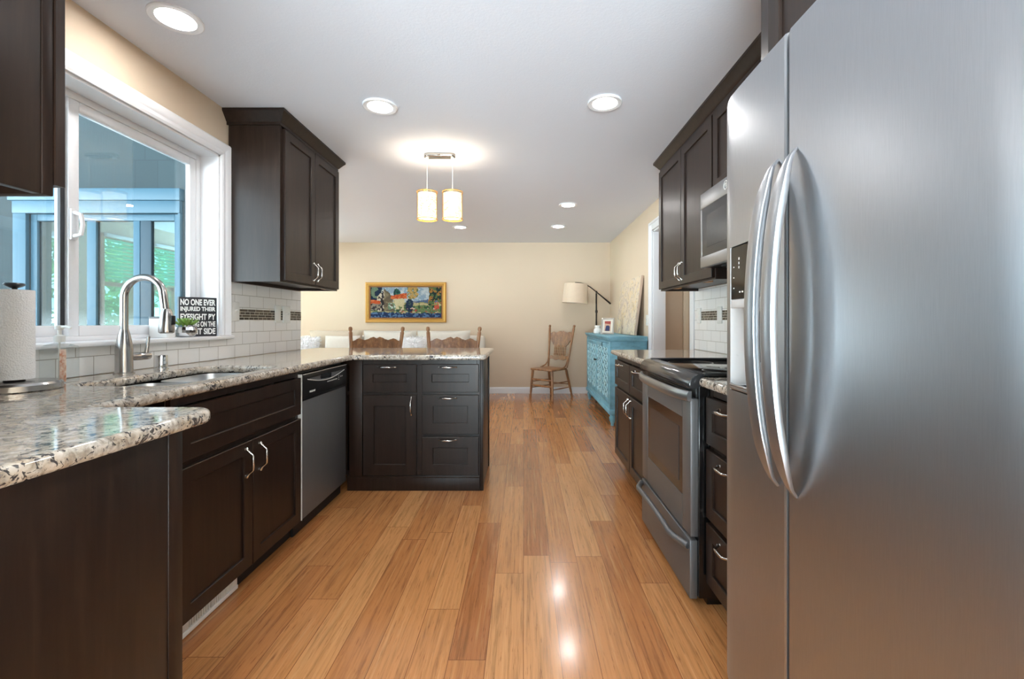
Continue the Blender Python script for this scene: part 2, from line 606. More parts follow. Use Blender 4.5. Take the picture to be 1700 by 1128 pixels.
# ------------------------------------------------------------------ mesh builder
class MB:
    def __init__(self):
        self.bm = bmesh.new()

    def _merge(self, tmp, xf=None):
        if xf is not None:
            bmesh.ops.transform(tmp, matrix=xf, verts=tmp.verts)
        me = bpy.data.meshes.new('tmp')
        tmp.to_mesh(me)
        tmp.free()
        self.bm.from_mesh(me)
        bpy.data.meshes.remove(me)
        return self

    def box(self, x0, x1, y0, y1, z0, z1, bev=0.0, seg=2, xf=None):
        t = bmesh.new()
        vs_ = [t.verts.new((x, y, z)) for x in (min(x0, x1), max(x0, x1)) for y in (min(y0, y1), max(y0, y1)) for z in (min(z0, z1), max(z0, z1))]
        for f in ((0, 1, 3, 2), (4, 6, 7, 5), (0, 4, 5, 1), (2, 3, 7, 6), (0, 2, 6, 4), (1, 5, 7, 3)):
            t.faces.new([vs_[i] for i in f])
        if bev > 0:
            bev = min(bev, .49 * min(abs(x1 - x0), abs(y1 - y0), abs(z1 - z0)))
            bmesh.ops.bevel(t, geom=list(t.edges), offset=bev, segments=seg, profile=.5, affect='EDGES')
        return self._merge(t, xf)

    def tube(self, pts, rad, seg=12, caps=True, closed=False, flat=None):
        """sweep a circle (or ellipse: flat=(a,b) multipliers) along pts; rad a number or a list"""
        pts = [Vector(p) for p in pts]
        n = len(pts)
        if not hasattr(rad, '__len__'):
            rad = [rad] * n
        t = bmesh.new()
        rings = []
        up = None
        for i, p in enumerate(pts):
            a = pts[i - 1] if (i > 0 or closed) else p
            b = pts[(i + 1) % n] if (i < n - 1 or closed) else p
            d = (b - a).normalized()
            if up is None:
                up = Vector((0, 0, 1)) if abs(d.z) < .9 else Vector((0, 1, 0))
            sx = d.cross(up)
            if sx.length < 1e-6:
                sx = d.orthogonal()
            sx.normalize()
            up = sx.cross(d).normalized()
            ring = []
            for k in range(seg):
                an = 2 * PI * k / seg
                fa, fb = flat or (1, 1)
                ring.append(t.verts.new(p + sx * math.cos(an) * rad[i] * fa + up * math.sin(an) * rad[i] * fb))
            rings.append(ring)
        m = n if closed else n - 1
        for i in range(m):
            r0, r1 = rings[i], rings[(i + 1) % n]
            for k in range(seg):
                t.faces.new((r0[k], r0[(k + 1) % seg], r1[(k + 1) % seg], r1[k]))
        if caps and not closed:
            t.faces.new(rings[0][::-1])
            t.faces.new(rings[-1])
        return self._merge(t)

    def lathe(self, prof, c=(0, 0, 0), axis='z', seg=24, xf=None):
        """prof: list of (r, h)"""
        t = bmesh.new()
        rings = []
        for r, h in prof:
            if r < 1e-6:
                rings.append([t.verts.new((0, 0, h))])
            else:
                rings.append([t.verts.new((r * math.cos(2 * PI * k / seg), r * math.sin(2 * PI * k / seg), h)) for k in range(seg)])
        for a, b in zip(rings, rings[1:]):
            for k in range(seg):
                k2 = (k + 1) % seg
                if len(a) == 1 and len(b) == 1:
                    continue
                if len(a) == 1:
                    t.faces.new((a[0], b[k2], b[k]))
                elif len(b) == 1:
                    t.faces.new((a[k], a[k2], b[0]))
                else:
                    t.faces.new((a[k], a[k2], b[k2], b[k]))
        if axis == 'x':
            bmesh.ops.transform(t, matrix=Matrix.Rotation(PI / 2, 4, 'Y'), verts=t.verts)
        elif axis == 'y':
            bmesh.ops.transform(t, matrix=Matrix.Rotation(-PI / 2, 4, 'X'), verts=t.verts)
        bmesh.ops.transform(t, matrix=Matrix.Translation(c), verts=t.verts)
        return self._merge(t, xf)

    def prism(self, poly, a0, a1, axis='z', bev=0, xf=None):
        """poly: 2D points; extruded along axis from a0 to a1. axis z: (x,y); y: (x,z); x: (y,z)"""
        t = bmesh.new()

        def P(p, h):
            return {'z': (p[0], p[1], h), 'y': (p[0], h, p[1]), 'x': (h, p[0], p[1])}[axis]
        lo = [t.verts.new(P(p, a0)) for p in poly]
        hi = [t.verts.new(P(p, a1)) for p in poly]
        n = len(poly)
        t.faces.new(lo[::-1])
        t.faces.new(hi)
        for i in range(n):
            t.faces.new((lo[i], lo[(i + 1) % n], hi[(i + 1) % n], hi[i]))
        bmesh.ops.recalc_face_normals(t, faces=t.faces)
        if bev > 0:
            es = [e for e in t.edges if (e.verts[0] in lo) == (e.verts[1] in lo)]
            bmesh.ops.bevel(t, geom=es, offset=bev, segments=2, profile=.5, affect='EDGES')
        return self._merge(t, xf)

    def grid(self, fn, nu, nv, thick=None, close_u=False):
        """surface of fn(i/nu, j/nv) -> point"""
        t = bmesh.new()
        vv = [[t.verts.new(fn(i / nu, j / nv)) for j in range(nv + 1)] for i in range(nu + (0 if close_u else 1))]
        for i in range(nu):
            for j in range(nv):
                a, b = vv[i], vv[(i + 1) % len(vv)]
                t.faces.new((a[j], b[j], b[j + 1], a[j + 1]))
        if thick:
            bmesh.ops.recalc_face_normals(t, faces=t.faces)
            bmesh.ops.solidify(t, geom=list(t.faces), thickness=thick)
        return self._merge(t)

    def xform(self, m):
        bmesh.ops.transform(self.bm, matrix=m, verts=self.bm.verts)
        return self

    def build(self, name, mat, parent=None, angle=35, weld=False):
        bm = self.bm
        if weld:
            bmesh.ops.remove_doubles(bm, verts=bm.verts, dist=1e-5)
        bmesh.ops.recalc_face_normals(bm, faces=bm.faces)
        me = bpy.data.meshes.new(name)
        bm.to_mesh(me)
        bm.free()
        return link(name, me, mat, parent, angle)


def world_loc(o):
    v = Vector((0, 0, 0))
    while o is not None:
        v += o.location
        o = o.parent
    return v


def link(name, me, mat, parent=None, angle=35):
    for m in (mat if isinstance(mat, (list, tuple)) else [mat]):
        me.materials.append(m)
    me.polygons.foreach_set('use_smooth', [True] * len(me.polygons))
    try:
        me.set_sharp_from_angle(angle=math.radians(angle))
    except Exception:
        pass
    o = bpy.data.objects.new(name, me)
    COL.objects.link(o)
    if parent is not None:
        o.parent = parent
        me.transform(Matrix.Translation(-world_loc(parent)))
    else:
        # put the origin at the base of the thing
        n = len(me.vertices)
        xs = [v.co for v in me.vertices]
        lo = Vector((min(v.x for v in xs), min(v.y for v in xs), min(v.z for v in xs)))
        hi = Vector((max(v.x for v in xs), max(v.y for v in xs), max(v.z for v in xs)))
        c = Vector(((lo.x + hi.x) / 2, (lo.y + hi.y) / 2, lo.z))
        me.transform(Matrix.Translation(-c))
        o.location = c
    return o


def tag(o, label, cat, group=None, kind=None):
    if label:
        o['label'] = label
    if cat:
        o['category'] = cat
    if group:
        o['group'] = group
    if kind:
        o['kind'] = kind
    return o


def thing(name, loc, label, cat, group=None):
    o = bpy.data.objects.new(name, None)
    o.empty_display_size = .05
    COL.objects.link(o)
    o.location = loc
    return tag(o, label, cat, group)


def struct(o, label=None):
    o['kind'] = 'structure'
    if label:
        o['label'] = label
    return o


def copy_tree(o, parent=None):
    c = o.copy()
    COL.objects.link(c)
    c.parent = parent
    for ch in [x for x in bpy.data.objects if x.parent == o]:
        copy_tree(ch, c)
    return c


def fillet(pts, rads, seg=8):
    out = []
    n = len(pts)
    for i in range(n):
        p = Vector(pts[i]); a = Vector(pts[i - 1]); b = Vector(pts[(i + 1) % n])
        r = rads[i] if hasattr(rads, '__len__') else rads
        if r <= 0:
            out.append((p.x, p.y)); continue
        u = (a - p).normalized(); v = (b - p).normalized()
        ang = math.acos(max(-1, min(1, u.dot(v))))
        d = r / math.tan(ang / 2)
        c = p + (u + v).normalized() * (r / math.sin(ang / 2))
        s, e = p + u * d, p + v * d
        a0 = math.atan2(s.y - c.y, s.x - c.x); a1 = math.atan2(e.y - c.y, e.x - c.x)
        da = (a1 - a0 + PI) % (2 * PI) - PI
        for k in range(seg + 1):
            an = a0 + da * k / seg
            out.append((c.x + r * math.cos(an), c.y + r * math.sin(an)))
    return out


def slab(name, loops, z0, z1, mat, label, cat, bev=.0135, parent=None):
    """flat slab with rounded (bullnose) edges, outer loop + holes"""
    cu = bpy.data.curves.new(name, 'CURVE')
    cu.dimensions = '2D'
    cu.fill_mode = 'BOTH'
    for lp in loops:
        sp = cu.splines.new('POLY')
        sp.points.add(len(lp) - 1)
        for p, q in zip(sp.points, lp):
            p.co = (q[0], q[1], 0, 1)
        sp.use_cyclic_u = True
    half = (z1 - z0) / 2
    cu.bevel_depth = bev
    cu.bevel_resolution = 4
    cu.extrude = max(half - bev, 0.0001)
    cu.offset = -bev
    tmp = bpy.data.objects.new(name + '_tmp', cu)
    COL.objects.link(tmp)
    tmp.location.z = (z0 + z1) / 2
    dg = bpy.context.evaluated_depsgraph_get()
    dg.update()
    me = bpy.data.meshes.new_from_object(tmp.evaluated_get(dg))
    me.transform(Matrix.Translation((0, 0, (z0 + z1) / 2)))
    me.materials.clear()
    me.name = name
    bpy.data.objects.remove(tmp)
    bpy.data.curves.remove(cu)
    o = link(name, me, mat, parent, 50)
    if label:
        tag(o, label, cat)
    return o


def text_mesh(body, size, sx=1.0, depth=.0008, bold=0.0, align='CENTER'):
    cu = bpy.data.curves.new('txt', 'FONT')
    cu.body = body
    cu.size = size
    cu.align_x = align
    cu.align_y = 'CENTER'
    cu.extrude = depth
    cu.offset = bold
    tmp = bpy.data.objects.new('txt_tmp', cu)
    COL.objects.link(tmp)
    dg = bpy.context.evaluated_depsgraph_get()
    dg.update()
    me = bpy.data.meshes.new_from_object(tmp.evaluated_get(dg))
    me.materials.clear()
    bpy.data.objects.remove(tmp)
    bpy.data.curves.remove(cu)
    return me


def add_mesh(mb, me, xf):
    me.transform(xf)
    mb.bm.from_mesh(me)
    bpy.data.meshes.remove(me)


# local frame (u, v, w) of a vertical face -> world
def frame(facing, plane):
    if facing == 'x+':
        return lambda u, v, w: (plane + w, u, v)
    if facing == 'x-':
        return lambda u, v, w: (plane - w, u, v)
    if facing == 'y-':
        return lambda u, v, w: (u, plane - w, v)
    return lambda u, v, w: (u, plane + w, v)


def shaker(parent, name, F, u0, u1, v0, v1, t=.02, st=.057, rec=.009, mat=None):
    """shaker front: stiles, rails and a recessed panel"""
    mb = MB()
    bm = mb.bm
    b = .0022
    st = min(st, (u1 - u0) * .3, (v1 - v0) * .36)

    def ring(i, w):
        return [bm.verts.new(F(*p, w)) for p in ((u0 + i, v0 + i), (u1 - i, v0 + i), (u1 - i, v1 - i), (u0 + i, v1 - i))]
    rs = [ring(0, 0), ring(0, t - b), ring(b, t), ring(st - b, t), ring(st, t - b), ring(st + .001, t - rec)]
    for a, c in zip(rs, rs[1:]):
        for k in range(4):
            bm.faces.new((a[k], a[(k + 1) % 4], c[(k + 1) % 4], c[k]))
    bm.faces.new(rs[-1])
    bm.faces.new(rs[0][::-1])
    return mb.build(name, mat or M['espresso'], parent, 25)


def pull(parent, F, u, v, horizontal=True, t=.02, half=.062, name='handle'):
    """bail pull with two tapering feet and a thicker grip"""
    prof = [(-half - .003, .003, .003), (-half, .004, .0056), (-half + .006, .0065, .0062), (-half + .011, .0095, .0046), (-half + .016, .0145, .0038), (-half + .030, .0300, .0038), (-half + .0325, .0315, .0044),
            (-.014, .032, .0058), (.014, .032, .0058)]
    prof += [(-a, w, r) for a, w, r in prof[6::-1]]
    pts = [F(u + a, v, t + w) if horizontal else F(u, v + a, t + w) for a, w, r in prof]
    mb = MB().tube(pts, [r for _, _, r in prof], 10)
    for s in (-half, half):
        q = s * .93
        p0 = F(u + q, v, t - .0005) if horizontal else F(u, v + q, t - .0005)
        p1 = F(u + q, v, t + .005) if horizontal else F(u, v + q, t + .005)
        mb.tube([p0, p1], [.0075, .006], 10)
    return mb.build(name, M['nickel'], parent, 40)


def carcass(parent, F, u0, u1, depth, v0, v1, opens, ft=.019, top=False, st=.03):
    """cabinet box of panels with a face frame around the openings; w<0 goes into the cabinet"""
    mb = MB()

    def bx(ua, ub, va, vb, wa, wb):
        a, b = F(ua, va, wa), F(ub, vb, wb)
        mb.box(a[0], b[0], a[1], b[1], a[2], b[2], .0012, 1)
    bx(u0, u0 + .018, v0, v1, -depth, -ft)
    bx(u1 - .018, u1, v0, v1, -depth, -ft)
    bx(u0 + .018, u1 - .018, v0, v0 + .018, -depth, -ft)
    bx(u0 + .018, u1 - .018, v0 + .018, v1, -depth, -depth + .008)
    if top:
        bx(u0 + .018, u1 - .018, v1 - .018, v1, -depth, -ft)
    # face frame
    bx(u0, u0 + st, v0, v1, -ft, 0)
    bx(u1 - st, u1, v0, v1, -ft, 0)
    bx(u0 + st, u1 - st, v1 - .035, v1, -ft, 0)
    bx(u0 + st, u1 - st, v0, v0 + .03, -ft, 0)
    for kind, p in opens:
        if kind == 'v':
            bx(p - .02, p + .02, v0 + .03, v1 - .035, -ft, -.0002)
        elif kind == 'h':
            bx(u0 + st, u1 - st, p - .014, p + .014, -ft, -.0012)
        else:
            ua, ub, q = p
            bx(ua, ub, q - .014, q + .014, -ft, -.0012)
    return mb.build('carcass', M['espresso'], parent, 25)


# ================================================================== SETTING
WL = -1.782   # kitchen left wall
FOOT = [(WL - .15, -2.75), (3.2, -2.75), (3.2, 7.4), (-5.15, 7.4), (-5.15, 3.49), (WL - .15, 3.49)]
struct(MB().prism(FOOT, -.06, 0).build('floor', M['floor']), 'glossy honey bamboo plank floor')
struct(MB().prism(FOOT, H, H + .05).build('ceiling', M['ceiling']))
WR = 1.384    # right wall
WB = 7.21     # back wall
# left kitchen wall with its window opening
wy0, wy1, wz0, wz1 = 1.17, 2.651, 1.045, 2.12
struct(MB().box(WL - .15, WL, -2.6, wy0, 0, H).box(WL - .15, WL, wy1, 3.61, 0, H).box(WL - .15, WL, wy0, wy1, 0, wz0)
       .box(WL - .15, WL, wy0, wy1, wz1, H).build('wall_left', M['wall']), 'cream kitchen wall around the sink window')
# living room front wall (its outer side carries the shingles seen through the window)
ox0, ox1, oz0, oz1 = -3.77, -2.62, .5, 1.965
struct(MB().box(-5.15, ox0, 3.49, 3.61, 0, H).box(ox1, WL - .15, 3.49, 3.61, 0, H).box(ox0, ox1, 3.49, 3.61, 0, oz0)
       .box(ox0, ox1, 3.49, 3.61, oz1, H).build('wall_front', M['wall']), 'living room wall behind the shingled outer face')
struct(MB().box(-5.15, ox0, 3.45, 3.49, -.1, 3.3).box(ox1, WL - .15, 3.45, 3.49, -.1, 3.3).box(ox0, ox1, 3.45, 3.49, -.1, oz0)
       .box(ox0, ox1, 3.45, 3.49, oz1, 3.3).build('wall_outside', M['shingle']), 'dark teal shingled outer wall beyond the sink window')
# outside window (light blue)
mb = MB()
mb.box(ox0 - .12, ox1 + .03, 3.40, 3.45, 2.06, 2.15, .004).box(ox0 - .10, ox1 + .02, 3.415, 3.45, 1.965, 2.06, .004)
mb.box(ox0 - .10, ox0, 3.42, 3.45, .40, 1.965, .004).box(ox1 - .0, ox1 + .02, 3.42, 3.45, .4, 1.965, .004)
mb.box(ox0 - .12, ox1 + .03, 3.39, 3.45, .42, .5, .004)
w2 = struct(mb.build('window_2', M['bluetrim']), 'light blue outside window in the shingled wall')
mb = MB()
mb.box(ox0, ox0 + .05, 3.455, 3.495, oz0, oz1, .004).box(ox1 - .05, ox1, 3.455, 3.495, oz0, oz1, .004)
mb.box(ox0 + .05, ox1 - .05, 3.455, 3.495, oz1 - .05, oz1, .004).box(ox0 + .05, ox1 - .05, 3.455, 3.495, oz0, oz0 + .05, .004)
for a, b in ((-3.34, -3.27), (-2.985, -2.935)):
    mb.box(a, b, 3.455, 3.495, oz0 + .05, oz1 - .05, .004)
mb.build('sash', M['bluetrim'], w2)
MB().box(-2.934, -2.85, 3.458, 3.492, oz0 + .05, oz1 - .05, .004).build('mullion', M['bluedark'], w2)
MB().box(ox0 + .05, ox1 - .05, 3.472, 3.478, oz0 + .05, oz1 - .05).build('pane', M['dusk'], w2)
# living room left wall and its windows
XL = -5.0
ops = [(3.72, 5.0, .08, 2.1), (5.33, 5.82, 1.0, 2.2), (6.05, 6.54, 1.0, 2.2)]
mb = MB()
y = 3.61
for a, b, c, d in ops:
    mb.box(XL - .15, XL, y, a, 0, H)
    mb.box(XL - .15, XL, a, b, 0, c).box(XL - .15, XL, a, b, d, H)
    y = b
mb.box(XL - .15, XL, y, WB, 0, H)
struct(mb.build('wall_side', M['wall']), 'far living room side wall')
for k, (a, b, c, d) in enumerate(ops):
    mb = MB()
    mb.box(XL - .12, XL + .02, a, a + .045, c, d, .004).box(XL - .12, XL + .02, b - .045, b, c, d, .004)
    mb.box(XL - .12, XL + .02, a + .045, b - .045, d - .045, d, .004).box(XL - .12, XL + .02, a + .045, b - .045, c, c + .045, .004)
    if k:
        mb.box(XL - .11, XL - .03, a + .045, b - .045, 1.58, 1.63, .003)
    w = struct(mb.build('window_%d' % (3 + k), M['rawwood' if k else 'vinyl']))
    MB().box(XL - .07, XL - .064, a + .045, b - .045, c + .045, d - .045).build('pane', M['aqua' if k else 'glass'], w)
bx0, bx1 = -4.95, -3.75  # unseen door opening added to throw daylight on the far ceiling
struct(MB().box(bx1, WR + .14, WB, WB + .14, 0, H).box(-5.15, bx0, WB, WB + .14, 0, H).box(bx0, bx1, WB, WB + .14, 2.2, H).build('wall_back', M['wall']), 'cream back wall of the living room')
d2 = struct(MB().box(bx0, bx0 + .06, WB + .02, WB + .12, 0, 2.2, .004).box(bx1 - .06, bx1, WB + .02, WB + .12, 0, 2.2, .004).box(bx0 + .06, bx1 - .06, WB + .02, WB + .12, 2.14, 2.2, .004).box(bx0 + .06, bx1 - .06, WB + .02, WB + .12, 0, .06, .004).build('door_added_2', M['vinyl']), 'unseen white glazed door added in the left corner of the living room for daylight')
MB().box(bx0 + .06, bx1 - .06, WB + .07, WB + .076, .06, 2.14).build('pane', M['glass'], d2)
portal('daylight_portal', (-4.35, WB + .13, 1.1), (-PI / 2, 0, 0), 1.08, 2.1)
# right wall with the doorway
dy0, dy1, dzt = 3.72, 4.83, 2.12
struct(MB().box(WR, WR + .13, -2.6, dy0, 0, H).box(WR, WR + .13, dy1, WB, 0, H).box(WR, WR + .13, dy0, dy1, dzt, H).build('wall_right', M['wall']),
       'cream right wall with the white cased doorway')
# wall stub the near counter is built against, and the wall behind the camera
struct(MB().box(WL, -.86, .33, .45, 0, H).build('wall_near', M['wall']))
gx0, gx1 = -1.65, 1.25  # wide glazed opening added behind the camera to let in daylight
struct(MB().box(WL - .15, gx0, -2.75, -2.6, 0, H).box(gx1, WR + .13, -2.75, -2.6, 0, H).box(gx0, gx1, -2.75, -2.6, 2.25, H).build('wall_rear', M['wall']))
mb = MB()
for a, b in ((gx0, gx0 + .06), (-.03, .03), (gx1 - .06, gx1)):
    mb.box(a, b, -2.72, -2.63, .02, 2.25, .004)
mb.box(gx0, gx1, -2.72, -2.63, 2.19, 2.25, .004).box(gx0, gx1, -2.72, -2.63, 0, .06, .004)
d1 = struct(mb.build('door_added_1', M['vinyl']), 'unseen white glazed door added behind the camera for daylight')
MB().box(gx0 + .06, -.03, -2.68, -2.674, .06, 2.19).box(.03, gx1 - .06, -2.68, -2.674, .06, 2.19).build('pane', M['glass'], d1)
# hall beyond the doorway
struct(MB().box(WR + .13, 3.1, 5.6, 5.72, 0, H).box(3.0, 3.12, 2.9, 5.6, 0, H).box(WR + .13, 3.1, 2.9, 3.02, 0, H).build('wall_hall', M['wall']),
       'beige hall wall seen through the doorway')
struct(MB().box(1.975, 2.04, 5.575, 5.6, 0, 2.1, .004).build('trim_2', plain('cream_trim_paint', (250, 240, 218), .5)), 'pale trim strip on the hall wall')
# doorway casing
mb = MB()
mb.box(WR - .018, WR, dy1, dy1 + .085, 0, dzt + .085, .004).box(WR - .018, WR, dy0 - .085, dy0, 0, dzt + .085, .004)
mb.box(WR - .018, WR, dy0, dy1, dzt, dzt + .085, .004)
mb.box(WR - .026, WR, dy1 + .065, dy1 + .09, 0, dzt + .09, .004).box(WR - .026, WR, dy0 - .09, dy1 + .065, dzt + .065, dzt + .09, .004)
mb.box(WR, WR + .13, dy1 - .018, dy1, 0, dzt, .002).box(WR, WR + .13, dy0, dy0 + .018, 0, dzt, .002).box(WR, WR + .13, dy0, dy1, dzt - .018, dzt, .002)
struct(mb.build('trim_1', M['trim']), 'white doorway casing on the right wall')


def baseboard(name, pts_boxes):
    m_ = MB()
    for (x0, x1, y0, y1, dx, dy) in pts_boxes:
        m_.box(x0, x1, y0, y1, 0, .085, .002, 1)
        m_.box(x0 + max(dx, 0) * .5, x1 + min(dx, 0) * .5, y0 + max(dy, 0) * .5, y1 + min(dy, 0) * .5, .085, .102, .003, 2)
    return struct(m_.build(name, M['trim']))


baseboard('baseboard_back', [(bx1, WR, WB - .016, WB, 0, .014)])
baseboard('baseboard_right', [(WR - .016, WR, dy1 + .09, WB - .016, .014, 0)])
# outdoor ground beyond
struct(MB().box(-14, -5.2, -4, 11.5, -.2, -.08).box(-5.2, WL - .15, -4, 3.45, -.1, -.005).build('ground_patio', M['patio']))

# unseen porch roof, added to keep the outer wall in the shade
struct(MB().box(-6.2, WL - .15, .2, 3.45, 3.15, 3.25).build('roof_porch_added', plain('porch_soffit', (50, 70, 76), .8)))

# ------------------------------------------------------------------ window over the sink
mb = MB()
cw = .075
prof = [(0, 0), (0, .012), (.012, .017), (.03, .014), (.05, .022), (.066, .026), (.075, .02), (.075, 0)]   # across, out


def casing(mb, y0, y1, z0, z1):
    # three mitred lengths around the opening; cross-section swept
    loop_in = [(y0, z0), (y0, z1), (y1, z1), (y1, z0)]
    dirs = [(-1, 0), (-1, 1), (1, 1), (1, 0)]
    t = mb.bm
    rows = []
    for (yy, zz), (dy, dz) in zip(loop_in, dirs):
        rows.append([t.verts.new((WL + o, yy + dy * a, zz + dz * a)) for a, o in prof])
    for r0, r1 in zip(rows, rows[1:]):
        for k in range(len(prof) - 1):
            t.faces.new((r0[k], r0[k + 1], r1[k + 1], r1[k]))
    t.faces.new(rows[0])
    t.faces.new(rows[-1][::-1])


casing(mb, wy0, wy1, 1.062, wz1)
w1 = struct(mb.build('window_1', M['trim'], None, 20), 'white sliding window over the kitchen sink')
XF = WL - .105   # inner face of the vinyl frame
MB().box(WL - .15, WL, wy0, wy0 + .012, 1.06, wz1, .001, 1).box(WL - .15, WL, wy1 - .012, wy1, 1.06, wz1, .001, 1).box(WL - .15, WL, wy0, wy1, wz1 - .012, wz1, .001, 1).build('jamb', M['trim'], w1)
mb = MB()
mb.box(WL - .15, WL + .042, wy0 - .05, wy1 + .075, 1.040, 1.060, .005)
mb.build('sill', M['trim'], w1)
y0, y1, z0, z1 = wy0 + .012, wy1 - .012, 1.06, wz1 - .012
mb = MB()
mb.box(XF - .06, XF, y0, y0 + .03, z0, z1, .003).box(XF - .06, XF, y1 - .03, y1, z0, z1, .003)
mb.box(XF - .06, XF, y0 + .03, y1 - .03, z1 - .03, z1, .003).box(XF - .06, XF, y0 + .03, y1 - .03, z0, z0 + .02, .003)
mb.build('frame', M['vinyl'], w1)
YM = 1.90
for (a, b, xo) in ((y0 + .03, YM + .02, -.035), (YM - .02, y1 - .03, -.006)):
    m_ = MB()
    s = .045
    xa, xb = XF + xo - .026, XF + xo
    m_.box(xa, xb, a, a + s, z0 + .02, z1 - .03, .003).box(xa, xb, b - s, b, z0 + .02, z1 - .03, .003)
    m_.box(xa, xb, a + s, b - s, z1 - .03 - s, z1 - .03, .003).box(xa, xb, a + s, b - s, z0 + .02, z0 + .02 + s, .003)
    sash = m_.build('sash', M['vinyl'], w1)
    MB().box(xa + .010, xa + .014, a + s, b - s, z0 + .02 + s, z1 - .03 - s).build('pane', M['glass'], sash)
MB().box(XF - .030, XF - .018, YM - .042, YM - .024, z0 + .064, z1 - .074).build('gasket', M['blackwood'], w1)
mb = MB().tube([(XF + .001, 1.895, 1.60), (XF + .03, 1.897, 1.592), (XF + .034, 1.9, 1.55), (XF + .03, 1.897, 1.508), (XF + .001, 1.895, 1.50)], [.009, .008, .008, .008, .009], 10)
mb.box(XF - .006, XF + .004, 1.882, 1.91, 1.485, 1.615, .003)
mb.build('latch', M['vinyl'], w1)

# ================================================================== BACKSPLASH
bs = tag(MB().box(WL + .0012, WL + .008, 1.10, 2.70, .922, 1.039).box(WL + .0012, WL + .008, 2.70, 2.727, .922, 1.039).box(WL + .0012, WL + .008, 2.727, 3.60, .922, 1.382).box(WL + .0012, WL + .008, .455, 1.1, .922, 1.38).build('backsplash', M['tile']),
         'white subway tile backsplash on the left wall between sink window and wall end', 'backsplash')
MB().box(WL + .008, WL + .0095, 2.80, 3.60, 1.153, 1.222).build('mosaic_band', M['mosaic'], bs)['label'] = 'dark glass mosaic strip'
bs2 = tag(MB().box(WR - .008, WR - .0012, 1.42, 3.632, .922, 1.40).box(WR - .008, WR - .0012, 1.81, 2.55, 1.40, 1.45).build('backsplash', M['tile']),
          'white subway tile backsplash on the right wall behind the range', 'backsplash')
MB().box(WR - .0095, WR - .008, 1.42, 3.52, 1.153, 1.222).build('mosaic_band', M['mosaic'], bs2)['label'] = 'dark glass mosaic strip'


def wall_plate(F, u, v, label, kind, w=.075, h=.118):
    a = F(u - w / 2, v - h / 2, 0)
    b = F(u + w / 2, v + h / 2, .008)
    o = tag(MB().box(a[0], b[0], a[1], b[1], a[2], b[2], .003).build('switch_plate' if kind != 'outlet' else 'outlet', M['plate']), label,
            'outlet' if kind == 'outlet' else 'switch', None)
    if kind == 'rocker':
        a, b = F(u - .017, v - .034, .004), F(u + .017, v + .034, .010)
        MB().box(a[0], b[0], a[1], b[1], a[2], b[2], .002).build('rocker', M['plate'], o)
    elif kind == 'outlet':
        for dv in (-.022, .022):
            a, b = F(u - .016, v + dv - .014, .005), F(u + .016, v + dv + .014, .0105)
            MB().box(a[0], b[0], a[1], b[1], a[2], b[2], .001).build('socket', M['plate'], o)
    else:
        n = 2 if kind == 'double' else 1
        for k in range(n):
            du = (k - (n - 1) / 2) * .035
            MB().tube([F(u + du, v, .004), F(u + du, v + .012, .022)], [.007, .005], 8).build('toggle', M['plate'], o)
    return o


FL = frame('x+', WL + .008)
wall_plate(FL, 2.772, 1.205, 'white toggle switch plate on the tile right beside the sink window casing', 'toggle', .078)
wall_plate(FL, 3.255, 1.198, 'white rocker switch plate in the mosaic strip under the left wall cabinet', 'rocker', .072, .124)
wall_plate(FL, 3.375, 1.196, 'white double toggle plate in the mosaic strip nearest the wall end', 'double', .10, .128)
FR = frame('x-', WR - .008)
wall_plate(FR, 3.53, 1.19, 'white outlet plate at the far end of the right backsplash', 'outlet')
wall_plate(FR, 3.16, 1.19, 'white rocker plate within the mosaic strip of the right backsplash', 'rocker')
FW = frame('x-', WR)
wall_plate(FW, 5.04, 1.16, 'small light switch on the cream wall beside the doorway casing', 'toggle')

# ================================================================== LEFT BASE RUN
FX = frame('x+', -1.191)          # carcass face of the left run, doors stand 2 cm proud
# sink base
sb = thing('base_cabinet', (-1.49, 1.955, 0), 'espresso sink base cabinet with two doors under the sink window', 'cabinet')
carcass(sb, FX, 1.525, 2.385, .58, .088, .884, [('h', .643), ])
shaker(sb, 'drawer_front', FX, 1.535, 2.379, .655, .846)['label'] = 'wide false drawer front without handle'
for a, b, hu in ((1.535, 1.953, 1.905), (1.958, 2.379, 2.005)):
    d = shaker(sb, 'door', FX, a, b, .092, .632)
    pull(d, FX, hu, .545, False)
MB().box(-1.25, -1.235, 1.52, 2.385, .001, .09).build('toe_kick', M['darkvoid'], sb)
# floor register in the toe kick
vr = thing('floor_register', (-1.225, 1.765, 0), 'white louvered heat register in the toe kick under the sink', 'vent')
MB().box(-1.234, -1.218, 1.602, 1.93, .003, .020, .003).box(-1.234, -1.222, 1.602, 1.65, .02, .094, .002).box(-1.234, -1.222, 1.905, 1.93, .02, .094, .002).box(-1.234, -1.222, 1.65, 1.905, .084, .094, .002).box(-1.234, -1.222, 1.770, 1.785, .02, .084, .001).build('frame', M['plate'], vr)
mb = MB()
for k in range(9):
    mb.box(-1.232, -1.224, 1.657 + k * .0125, 1.6625 + k * .0125, .02, .084)
for k in range(9):
    mb.box(-1.231, -1.224, 1.790 + k * .0128, 1.7985 + k * .0128, .02, .084)
mb.build('louvers', M['plate'], vr)
MB().box(-1.2345, -1.2335, 1.65, 1.905, .02, .084).build('back', M['grill'], vr)

